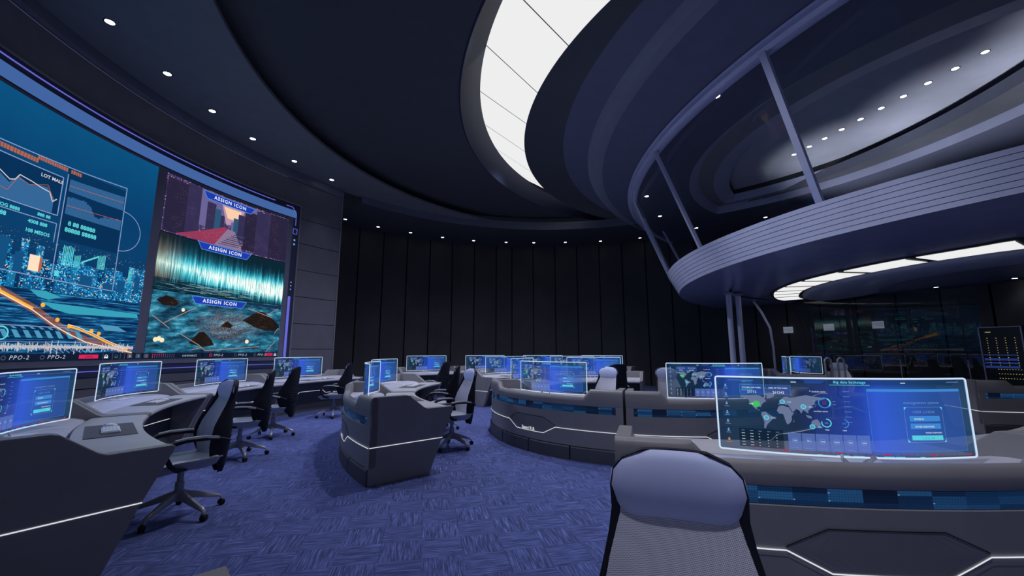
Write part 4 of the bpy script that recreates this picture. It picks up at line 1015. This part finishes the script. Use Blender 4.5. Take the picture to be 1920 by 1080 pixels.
# ------------------------------------------------------------------ office chair (faces +x)
def make_chair():
    r=empty('office_chair')
    # five-star base
    for k in range(5):
        a=RD(72*k+37); ca,sa=cos(a),sin(a); mb=MB()
        pts=[(.02,.185,.030,.040),(.12,.160,.027,.032),(.26,.115,.021,.022),(.335,.092,.018,.015),(.355,.066,.015,.013)]
        rows=[]
        for d,z,w,h in pts: rows.append([(d*ca-w*sa*sx,d*sa+w*ca*sx,z+h*sz) for sx,sz in ((-1,-.8),(1,-.8),(1,.3),(.5,1),(-.5,1),(-1,.3))])
        mb.grid(rows,0,closed_u=True); mb.cap(rows[0][::-1],0); mb.cap(rows[-1],0)
        lg=link('base_leg',mb.mesh('base_leg',M['chairmetal'],smooth=True),r)
        mb=MB(); cx_,cy_=.355*ca,.355*sa; an=a+.6+k*1.3; fx,fy=cos(an),sin(an)
        for s in (-1,1):
            rows=[]
            for w in (.004,.022):
                rows.append([(cx_-fy*w*s+fx*.027*cos(2*pi*q/12),cy_+fx*w*s+fy*.027*cos(2*pi*q/12),.0275+.027*sin(2*pi*q/12)) for q in range(12)])
            mb.grid(rows,0,closed_u=True); mb.cap(rows[0],0); mb.cap(rows[1],0)
        rows=[]
        for e in range(5):
            el=e/4*pi/2; rows.append([(cx_+fx*.034*cos(el)*cos(2*pi*q/12)-fy*.026*cos(el)*sin(2*pi*q/12),cy_+fy*.034*cos(el)*cos(2*pi*q/12)+fx*.026*cos(el)*sin(2*pi*q/12),.026+.036*sin(el)) for q in range(12)])
        mb.grid(rows,0,closed_u=True); link('caster',mb.mesh('caster',M['rubber'],smooth=True),lg)
    mb=MB(); mb.lathe([(.045,.135),(.05,.22),(.036,.18),(.036,.30),(.026,.30),(.026,.40),(.05,.40),(.05,.425)],20); link('gas_lift',mb.mesh('gas_lift',M['chairmetal'],smooth=True),r)
    mb=MB(); mb.box((-.02,0,.425),(.26,.20,.035)); mb.box((-.20,0,.43),(.20,.10,.03)); link('tilt_mechanism',mb.mesh('tilt_mechanism',M['black'],bevel=.006),r)
    # seat : grid top with waterfall front
    mb=MB(); nx,ny=14,14; topr=[]; botr=[]
    for i in range(nx+1):
        u=-1+2*i/nx; x=.01+.265*u; a=[];b=[]
        for j in range(ny+1):
            v=-1+2*j/ny; wy=.255*(1-.10*max(0,u)**2-.12*max(0,-u)**3); y=wy*v
            edge=(1-abs(u)**6)*(1-abs(v)**6); z=.512+.018*v*v-.05*max(0,u-.35)**1.5*1.6+.012*max(0,-u-.5)
            th_=.085*max(.06,edge**.35); a.append((x,y,z-.028*(1-edge**.4))); b.append((x,y,z-.02-th_+.01*(1-edge)))
        topr.append(a); botr.append(b)
    mb.grid(topr,0); mb.grid(botr,0)
    for rr in ((topr[0],botr[0]),(topr[-1],botr[-1]),([t[0] for t in topr],[t[0] for t in botr]),([t[-1] for t in topr],[t[-1] for t in botr])): mb.grid(rr,0)
    link('seat',mb.mesh('seat',M['seat'],smooth=True),r)
    # back surfaces by rows (z, x, halfwidth, wrap)
    BK=[(.49,-.19,.165,.035),(.55,-.205,.200,.050),(.63,-.213,.232,.060),(.71,-.218,.238,.060),(.80,-.236,.224,.052),(.88,-.262,.205,.042),(.96,-.290,.190,.032),(1.02,-.310,.182,.026),(1.07,-.322,.165,.02)]
    mb=MB(); rows=[];rb=[]; m_=12
    for z,x,hw,wr in BK:
        rows.append([(x+wr*(v/m_)**2+.0,hw*v/m_,z) for v in range(-m_,m_+1)]); rb.append([(x+wr*(v/m_)**2-.012,hw*v/m_,z) for v in range(-m_,m_+1)])
    mb.grid(rows,0); mb.grid(rb,0)
    for rr in ((rows[0],rb[0]),(rows[-1],rb[-1]),([t[0] for t in rows],[t[0] for t in rb]),([t[-1] for t in rows],[t[-1] for t in rb])): mb.grid(rr,0)
    link('backrest',mb.mesh('backrest',M['fabric'],smooth=True),r)
    # black rear shell
    SH=[(.33,-.320,.035,-.30),(.38,-.330,.075,-.29),(.45,-.338,.125,-.24),(.52,-.344,.175,-.18),(.60,-.348,.218,-.158),(.70,-.350,.246,-.156),(.80,-.352,.234,-.178),(.90,-.356,.208,-.228),(.98,-.360,.190,-.268),(1.04,-.364,.182,-.292),(1.10,-.368,.186,-.305),(1.15,-.371,.178,-.315),(1.18,-.373,.150,-.33),(1.205,-.374,.090,-.345)]
    mb=MB(); rows=[];rb=[]
    for z,xr,hw,xe in SH:
        rows.append([(xr+.012+(xe+.012-xr)*abs(v/m_)**2.6,(hw+.010)*v/m_,z) for v in range(-m_,m_+1)]); rb.append([(xr-.010*(1-(v/m_)**2)+(xe-.018-xr)*abs(v/m_)**3.2,(hw+.010)*v/m_,z) for v in range(-m_,m_+1)])
    mb.grid(rows,0); mb.grid(rb,0)
    for rr in ((rows[0],rb[0]),(rows[-1],rb[-1]),([t[0] for t in rows],[t[0] for t in rb]),([t[-1] for t in rows],[t[-1] for t in rb])): mb.grid(rr,0)
    sh=link('back_shell',mb.mesh('back_shell',M['blackmesh'],smooth=True),r)
    mb=MB()
    for k in range(9):
        z=.62+.042*k; hw=.16-.006*k
        mb.tube([(-.366+.10*abs(y/.2)**3,y,z+.05*y) for y in (-hw,-hw/2,0,hw/2,hw)],.006,6)
    link('back_rib',mb.mesh('back_rib',M['black'],smooth=True),sh)
    # headrest cushion
    mb=MB(); rows=[]; nn=20; HR=[(1.005,.150,.020),(1.015,.168,.034),(1.05,.186,.046),(1.10,.200,.050),(1.145,.192,.046),(1.175,.165,.036),(1.195,.120,.024),(1.203,.07,.010)]
    for z,hw,dp in HR:
        ring_=[]
        for k in range(nn):
            a=2*pi*k/nn; c_,s_=cos(a),sin(a); y=hw*math.copysign(abs(s_)**.8,s_); x=-.338-.012*(z-1.0)/.2+dp*math.copysign(abs(c_)**.9,c_)*(1 if c_>0 else .3)+.045*(y/.2)**2
            ring_.append((x,y,z))
        rows.append(ring_)
    mb.grid(rows,0,closed_u=True); mb.cap(rows[0][::-1],0); mb.cap(rows[-1],0); link('headrest',mb.mesh('headrest',M['headrest'],smooth=True),r)
    # armrests
    for s in (-1,1):
        mb=MB(); pth=[(-.285,.655),(-.20,.685),(-.08,.70),(.06,.702),(.15,.685),(.195,.645),(.19,.58),(.15,.50),(.10,.455),(.02,.445)]
        wd=[.018,.026,.030,.030,.028,.026,.024,.024,.026,.028]; hh=[.014,.016,.018,.018,.020,.024,.022,.020,.018,.012]
        rows=[]
        for i,((x,z),w,h) in enumerate(zip(pth,wd,hh)):
            a=pth[max(i-1,0)]; b=pth[min(i+1,len(pth)-1)]; tx,tz=b[0]-a[0],b[1]-a[1]; l=hypot(tx,tz); nx_,nz_=-tz/l,tx/l; yc=s*(.275 if i>1 else .235+.02*i) if i<8 else s*(.262 if i==8 else .20)
            rows.append([(x+nx_*h*q,yc+w*p_,z+nz_*h*q) for p_,q in ((-1,-.7),(1,-.7),(1,.6),(.6,1),(-.6,1),(-1,.6))])
        mb.grid(rows,0,closed_u=True); mb.cap(rows[0][::-1],0); mb.cap(rows[-1],0)
        ar=link('armrest',mb.mesh('armrest',M['black'],smooth=True),r)
        mb=MB(); rows=[]
        for (x,z,w) in ((-.19,.706,.020),(-.08,.724,.028),(.05,.726,.028),(.14,.712,.022)): rows.append([(x,s*.275+w*p_,z-.006+.010*q) for p_,q in ((-1,-1),(1,-1),(.8,1),(-.8,1))])
        mb.grid(rows,0,closed_u=True); mb.cap(rows[0][::-1],0); mb.cap(rows[-1],0); link('arm_pad',mb.mesh('arm_pad',M['seat'],smooth=True),ar)
    return r
ch0=make_chair(); cfirst=True
def chair(x,y,deg,label,group='black and grey office chairs',s=1.0):
    global cfirst
    o=ch0 if cfirst else copy_tree(ch0); cfirst=False
    o.location=(x,y,0); o.rotation_euler=(0,0,RD(deg)); o.scale=(s,s,s); tag(o,label,'chair',group); return o

# ------------------------------------------------------------------ placement
CA=(.7,8.2); RA=6.99; CC=(2.5,8.4); RB=5.42; RC=2.90; RN=6.0
GA='consoles along the screen wall'; 
for i,(mid,lab) in enumerate(((224.6,'grey curved console in the left foreground with its dark end panel towards the camera'),(201.7,'grey curved console by the screen wall, second along the row from the camera'),(178.8,'grey curved console by the screen wall, third along the row from the camera'),(155.9,'grey curved console by the screen wall, farthest in the row next to the wall end'))):
    console(CA,RA,mid,11.35,lab,GA,(i==3,i==0))
for mid,lab in ((223.6,'glowing curved monitor cut by the left edge of the photo'),(200.7,'glowing curved monitor below the big city picture, second on the screen wall row'),(177.6,'glowing curved monitor under the terrain picture, third on the screen wall row'),(156.0,'glowing curved monitor at the far end of the screen wall row')):
    rt={223.6:(225.0,208.0),200.7:(197.5,193.7),177.6:(176.7,177.5),156.0:(157.8,156.6)}[mid]; x,y=pol(CA,RA-.26,RD(rt[0])); monitor(x,y,RD(rt[1]),lab,'monitors along the screen wall')
for mid,w in ((224.7,'in the left foreground, on the nearest console'),(201.3,'behind the nearest chair back'),(178.6,'beside the two black chair backs'),(157,'on the farthest console of the screen wall row')): desk_set(CA,RA,mid,w)
# far outer row
CF=(.7,8.42)
for i,(mid,w) in enumerate(((122.5,'left of the gap'),(104.5,'second from the left'),(86.5,'third from the left'),(68.5,'at the right end'))):
    console(CF,RA,mid,8.9,'distant grey console before the black back wall, '+w,'distant outer consoles',(i==3,i==0))
    x,y=pol(CF,RA-.27,RD(mid)); monitor(x,y,RD(mid+{122.5:3,104.5:2}.get(mid,0)),'distant glowing monitor before the black back wall, '+w,'distant outer monitors')
desk_set(CF,RA,122,'on the distant outer console left of the gap',False)
# middle row
GB='consoles of the middle ring'
console(CC,RB,206.25,14.5,'grey console in the middle whose tall end panel with white line faces the camera',GB,(0,1),True)
console(CC,RB,177.1,14.5,'grey console behind the one with the tall end panel',GB,(1,0))
console(CC,RB-.15,123,13.8,'grey middle ring console with a splayed side behind the lavender headed chair',GB,(0,1))
console(CC,RB-.15,95.2,13.8,'grey console of the middle ring behind the round console island',GB,(1,0))
for mid,lab in ((206.5,'glowing monitor seen nearly edge-on above the tall end panel'),(177,'glowing monitor just behind the edge-on one'),(123,'glowing monitor in the middle distance right of the lavender headed chair'),(97,'glowing monitor in the middle distance half hidden by nearer ones')):
    rt={206.5:(205.4,192),177:(180.6,176.5),123:(123.2,122.2),97:(97.1,95.5)}[mid]; x,y=pol(CC,RB-(.27 if mid>150 else .42),RD(rt[0])); monitor(x,y,RD(rt[1]),lab,'monitors of the middle ring')
for mid,w in ((177,'on the console behind the tall end panel'),(206,'on the console with the tall end panel'),(123,'on the middle ring console with the splayed side')): desk_set(CC,RB,mid,w)
# island
GI='consoles of the round island'
for i,(mid,lab,e,let) in enumerate(((219.5,'round island console front left, with lettering on its white line',(0,0),True),(280,'round island console front right, partly behind the big monitor',(0,1),False),(100,'round island console on the far side, open knee side towards the camera',(1,0),False),(160,'round island console on its far left side',(0,0),False))):
    console(CC,RC,mid,29.9,lab,GI,e,let)
for mid,lab in ((219.5,'glowing monitor standing on the front left of the round island'),(279,'glowing monitor on the right part of the island, behind the biggest monitor'),(100,'glowing monitor on the far side of the round island'),(160,'narrow looking glowing monitor at the far left of the island')):
    rt={219.5:(221.5,226,.95),279:(277.6,268,.95),100:(98.7,94,1.0),160:(155.6,158,1.0)}[mid]; x,y=pol(CC,RC-.28,RD(rt[0])); monitor(x,y,RD(rt[1]),lab,'monitors of the round island',mirror=(mid in(219.5,279)),s=rt[2])
desk_set(CC,RC,100,'on the far side of the round island',False)
# near right
console(CC,RN,265.55,13.6,'grey console in the right foreground with a wide blue pixel strip','consoles in the right foreground',(1,0))
console(CC,RN,292.9,13.6,'grey console at the right edge joined to the foreground one','consoles in the right foreground',(0,0))
monitor(2.12,2.67,RD(260.5),'biggest glowing monitor in the right foreground showing a world map and login box','monitors in the foreground',mirror=True,s=1.06)
t=RD(257.6); c=pol(CC,RN-.80,t); o=copy_tree(ms0); o.location=(c[0],c[1],.7815); o.rotation_euler=(0,0,t); tag(o,'white mouse seen through the biggest monitor','mouse','white mice on the consoles')
# right side consoles
console((10.2,13.6),6.1,266.3,12.4,'grey console at the right edge before the server cabinets','consoles on the right',(1,0))
console((11.2,13.2),3.9,207,17,'small distant grey console under the balcony with two monitors','consoles on the right',(1,1))
monitor(8.6,12.5,RD(182),'distant monitor under the balcony showing its picture reversed','monitors under the balcony',s=.9)
monitor(7.85,12.2,RD(151),'distant monitor under the balcony seen edge-on','monitors under the balcony',s=.9)
# foreground corner at the bottom edge
ca=RD(225+0); hwd=RD(11.35)
def corner_console():
    # place so that the outer front corner sits at (-.76,1.07): front faces the screen
    th_end=RD(135); mid=th_end-hwd*-1  # end at lower angle
    mid=th_end+hwd
    C=(-.742-RA*cos(th_end),1.155-RA*sin(th_end))
    return console(C,RA,math.degrees(mid),11.35,'grey console corner at the bottom edge of the photo','consoles in the left foreground',(1,0))
corner_console()

GCH='office chairs with black shells and grey headrests'
chair(-3.08,4.06,232,'office chair in the left foreground with light mesh back turned to the left',GCH)
chair(-3.9,6.17,207,'office chair just behind the left foreground chair, mostly hidden by it',GCH)
chair(-4.25,7.62,188,'office chair showing its full black back before the terrain picture row',GCH)
chair(-4.1,9.8,182,'office chair with armrest visible at the far end of the screen wall row',GCH)
chair(-.95,6.78,213,'office chair with lavender headrest behind the tall console end panel',GCH)
chair(-1.40,8.25,182,'black chair back beside the lavender headed chair',GCH)
chair(-2.05,11.35,158,'small distant black chair before the outer row monitor',GCH)
chair(1.50,7.35,222,'chair with lavender headrest inside the round island, left one',GCH)
chair(2.30,9.55,95,'chair with black back turned to the camera inside the round island',GCH)
chair(2.72,7.05,275,'chair with lavender headrest left of the monitor showing the world map',GCH)
chair(.40,1.05,251,'office chair in the right foreground seen from the front, cut by the bottom edge',GCH,s=.985)
chair(8.0,10.1,255,'distant chair with pale back behind two metal door handles',GCH)

# ------------------------------------------------------------------ columns, glass partition, racks, signs
for (x,y,lab) in ((6.28,11.9,'left of two slim grey columns under the balcony'),(6.72,12.2,'right of two slim grey columns under the balcony')):
    r=empty('support_column',(x,y,0),0,lab,'column','slim columns under the balcony')
    mb=MB(); mb.lathe([(.075,0),(.075,3.17)],20); mb.obj('shaft',M['post'],r,smooth=True)
    mb=MB(); mb.lathe([(.075,3.10),(.14,3.12),(.14,3.165)],20); mb.obj('collar',M['corn3'],r,smooth=True)
r=empty('bent_brace',(8.7,13.9,0),0,'thin bent metal brace rising from the small distant console to the balcony','brace')
mb=MB(); mb.tube([(0,0,.0),(0,0,1.6),(-.04,.02,2.25),(-.22,.12,2.78),(-.40,.22,3.18)],.02,8,rr=(.02,.04)); mb.obj('rod',M['post'],r,smooth=True)

part=empty('glass_partition',(11.1,12.2,0),0,'dark glass partition with metal handles in front of the wall under the balcony','partition')
P0=Vector((9.75,14.35)); P1=Vector((12.55,9.75)); dv=(P1-P0); Lp=dv.length; dv/=Lp; nv=Vector((-dv.y,dv.x)); 
if nv.x>0: nv=-nv
def pp_(s,z,o=0): q=P0+dv*s+nv*o; return (q.x-11.1,q.y-12.2,z)
ns=4
for k in range(ns):
    s0=Lp*k/ns+.01; s1=Lp*(k+1)/ns-.01; mb=MB()
    mb.add([pp_(s0,.02),pp_(s1,.02),pp_(s1,3.17),pp_(s0,3.17)],[(0,1,2,3)],0); mb.obj('glass_pane',M['partglass'],part)
    mb=MB(); mb.tube([pp_(s1+.01,0),pp_(s1+.01,1.25)],.012,6); mb.obj('edge_clip',M['post'],part)
for s in (0.2,):
    pass
mb_h=MB()
def handle(x,y,lab):
    o=empty('door_handle',(x,y,0),0,lab,'handle','tall loop handles'); mb=MB(); w=.07
    pts=[(-w,0,.55)]+[(-w,0,1.22)]+[(-w*cos(pi*k/8),0,1.26+w*sin(pi*k/8)) for k in range(9)]+[(w,0,1.22),(w,0,.55)]
    mb.tube(pts,.022,8,up=(0,1,0)); mb.obj('loop',M['chairmetal'],o,smooth=True)
    mb=MB(); mb.tube([(0,0,0),(0,0,.5)],.03,8); mb.lathe([(.12,0),(.12,.02),(.03,.03)],16); mb.tube([(-w,0,.55),(w,0,.55)],.022,8); mb.tube([(0,0,.5),(0,0,.56)],.03,8); mb.obj('foot',M['chairmetal'],o,smooth=True)
handle(7.15,9.5,'left tall metal loop handle behind the biggest monitor'); handle(7.44,9.5,'right tall metal loop handle beside the distant pale chair')
for (x,y,z,lab) in ((9.93,14.92,2.23,'small pale sign on the black wall, leftmost of three'),(10.62,13.90,2.27,'small pale sign on the black wall, middle of three'),(11.24,12.72,2.28,'small pale sign on the black wall, rightmost of three')):
    a=atan2(C0[1]-y,C0[0]-x); o=empty('wall_sign',(x,y,z-.11),a-pi/2*0,lab,'sign','small signs on the wall under the balcony')
    mb=MB(); mb.box((.0,0,.11),(.02,.30,.22)); mb.obj('plate',M['sign'],o,bevel=.003)
    mb=MB(); mb.box((.012,0,.14),(.006,.27,.008)); mb.box((.012,.05,.08),(.006,.15,.006)); mb.obj('dark_line',M['gap'],o)
def rack(x,y,deg,lab):
    r=empty('server_cabinet',(x,y,0),RD(deg),lab,'server cabinet','server cabinets')
    mb=MB(); mb.box((-.34,0,1.02),(.68,.74,2.04)); mb.obj('cabinet',M['rack'],r,bevel=.006)
    mb=MB()
    for s in (-1,1): mb.box((.012,s*.345,1.02),(.03,.022,2.04)); 
    mb.box((.012,0,2.03),(.03,.70,.02)); mb.obj('door_frame',M['rackedge'],r)
    mb=MB()
    for j in range(12):
        for i in range(4):
            mb.box((.004,.22-.15*i,1.78-.055*j),(.008,.012,.009 if j%2 else .016))
    for j in range(3):
        for i in range(9): mb.box((.004,.24-.045*i,1.08-.10*j),(.008,.014,.010))
    mb.box((.004,-.2,1.92),(.008,.09,.018))
    for j in range(3): mb.box((.004,-.22,.80-.10*j),(.008,.07,.012))
    mb.obj('status_leds',M['yellowled'],r)
    mb=MB()
    for z,h in ((1.30,.05),(1.22,.03),(1.13,.05),(1.40,.02)): mb.box((.002,-.05,z),(.006,.55,h))
    mb.obj('blue_reflection',M['bluerefl'],r)  # blue reflection painted as glowing bars on the cabinet front
    mb=MB(); mb.box((.03,.38,1.15),(.03,.05,.22)); mb.obj('latch',M['chairmetal'],r)
rack(11.1,9.45,196,'server cabinet with yellow lights and pale frame at the right side')
rack(11.42,8.72,186,'server cabinet cut by the right edge of the photo')

# ------------------------------------------------------------------ lights
def spot(x,y,z,e,ang=120,col=(.75,.80,1),blend=.9,aim=None,size=.08):  # serves the real downlights and the added fill spots
    l=bpy.data.lights.new('downlight_or_fill','SPOT'); l.energy=e; l.spot_size=RD(ang); l.spot_blend=blend; l.color=col; l.shadow_soft_size=size
    o=bpy.data.objects.new('downlight_or_fill',l); COL.objects.link(o); o.location=(x,y,z)
    if aim: o.rotation_euler=(Vector(aim)-Vector((x,y,z))).to_track_quat('-Z','Y').to_euler()
    return o
BL=(.60,.66,1.0)
for x,y in g1: spot(x,y,6.62,170,100,BL,aim=(x+(1.38-x)*.42,y+(8.26-y)*.42,0))
for x,y in g2[::2]: spot(x,y,6.37,26,90,(.8,.84,1),aim=(x+(1.38-x)*.25,y+(8.26-y)*.25,0))
for x,y in dm[::3]: spot(x,y,6.74,20,120,(.8,.85,1))
for x,y in bl: spot(x,y,3.17,12,125,(.7,.75,1))
for x,y in bl2: spot(x,y,3.17,4,110,(.7,.75,1))
# added spots just under the glowing skylight panels, boosting their light
for x,y in ((.2,4.0),(.1,7.2),(-.1,9.9),(.3,12.4)): spot(x,y,7.48,560,135,(.76,.79,1),size=.12)
spot(.1,.9,7.46,780,125,(.78,.80,1),size=.12)  # added overhead fill for the near chair and desk tops
# added fill spots without real fittings, brightening the balcony parapet
for x,y,ax,ay in ((-1.6,5.2,5.0,6.4),(-1.2,11.0,4.6,10.6)): spot(x,y,6.62,420,42,(.78,.80,1),aim=(ax,ay,3.5),size=.1)
# added unseen spots behind the parapet, brightening the oval ceiling from below
for x,y in ((9.2,5.6),(9.0,8.0),(8.4,10.4)): spot(x,y,3.6,300,80,(.85,.88,1),aim=(x+.8,y,6.8),size=.05)
w=bpy.data.worlds.new('world'); SC.world=w; w.use_nodes=True; bg=w.node_tree.nodes['Background']; bg.inputs[0].default_value=(.30,.34,.62,1); bg.inputs[1].default_value=.25

# ------------------------------------------------------------------ camera
cam=bpy.data.cameras.new('camera'); cam.sensor_width=36; cam.lens=36*775/1920; cam.clip_start=.05; cam.clip_end=200
co=bpy.data.objects.new('camera',cam); COL.objects.link(co); co.location=(0,0,1.5); co.rotation_euler=(RD(90+8.6),0,0); SC.camera=co
SC.view_settings.view_transform='Standard'; SC.view_settings.look='None'; SC.view_settings.exposure=0; SC.view_settings.gamma=1
try: SC.view_settings.use_curve_mapping=False
except Exception: pass
SC.cycles.use_denoising=True
SC.cycles.max_bounces=8; SC.cycles.transparent_max_bounces=24; SC.cycles.sample_clamp_indirect=4
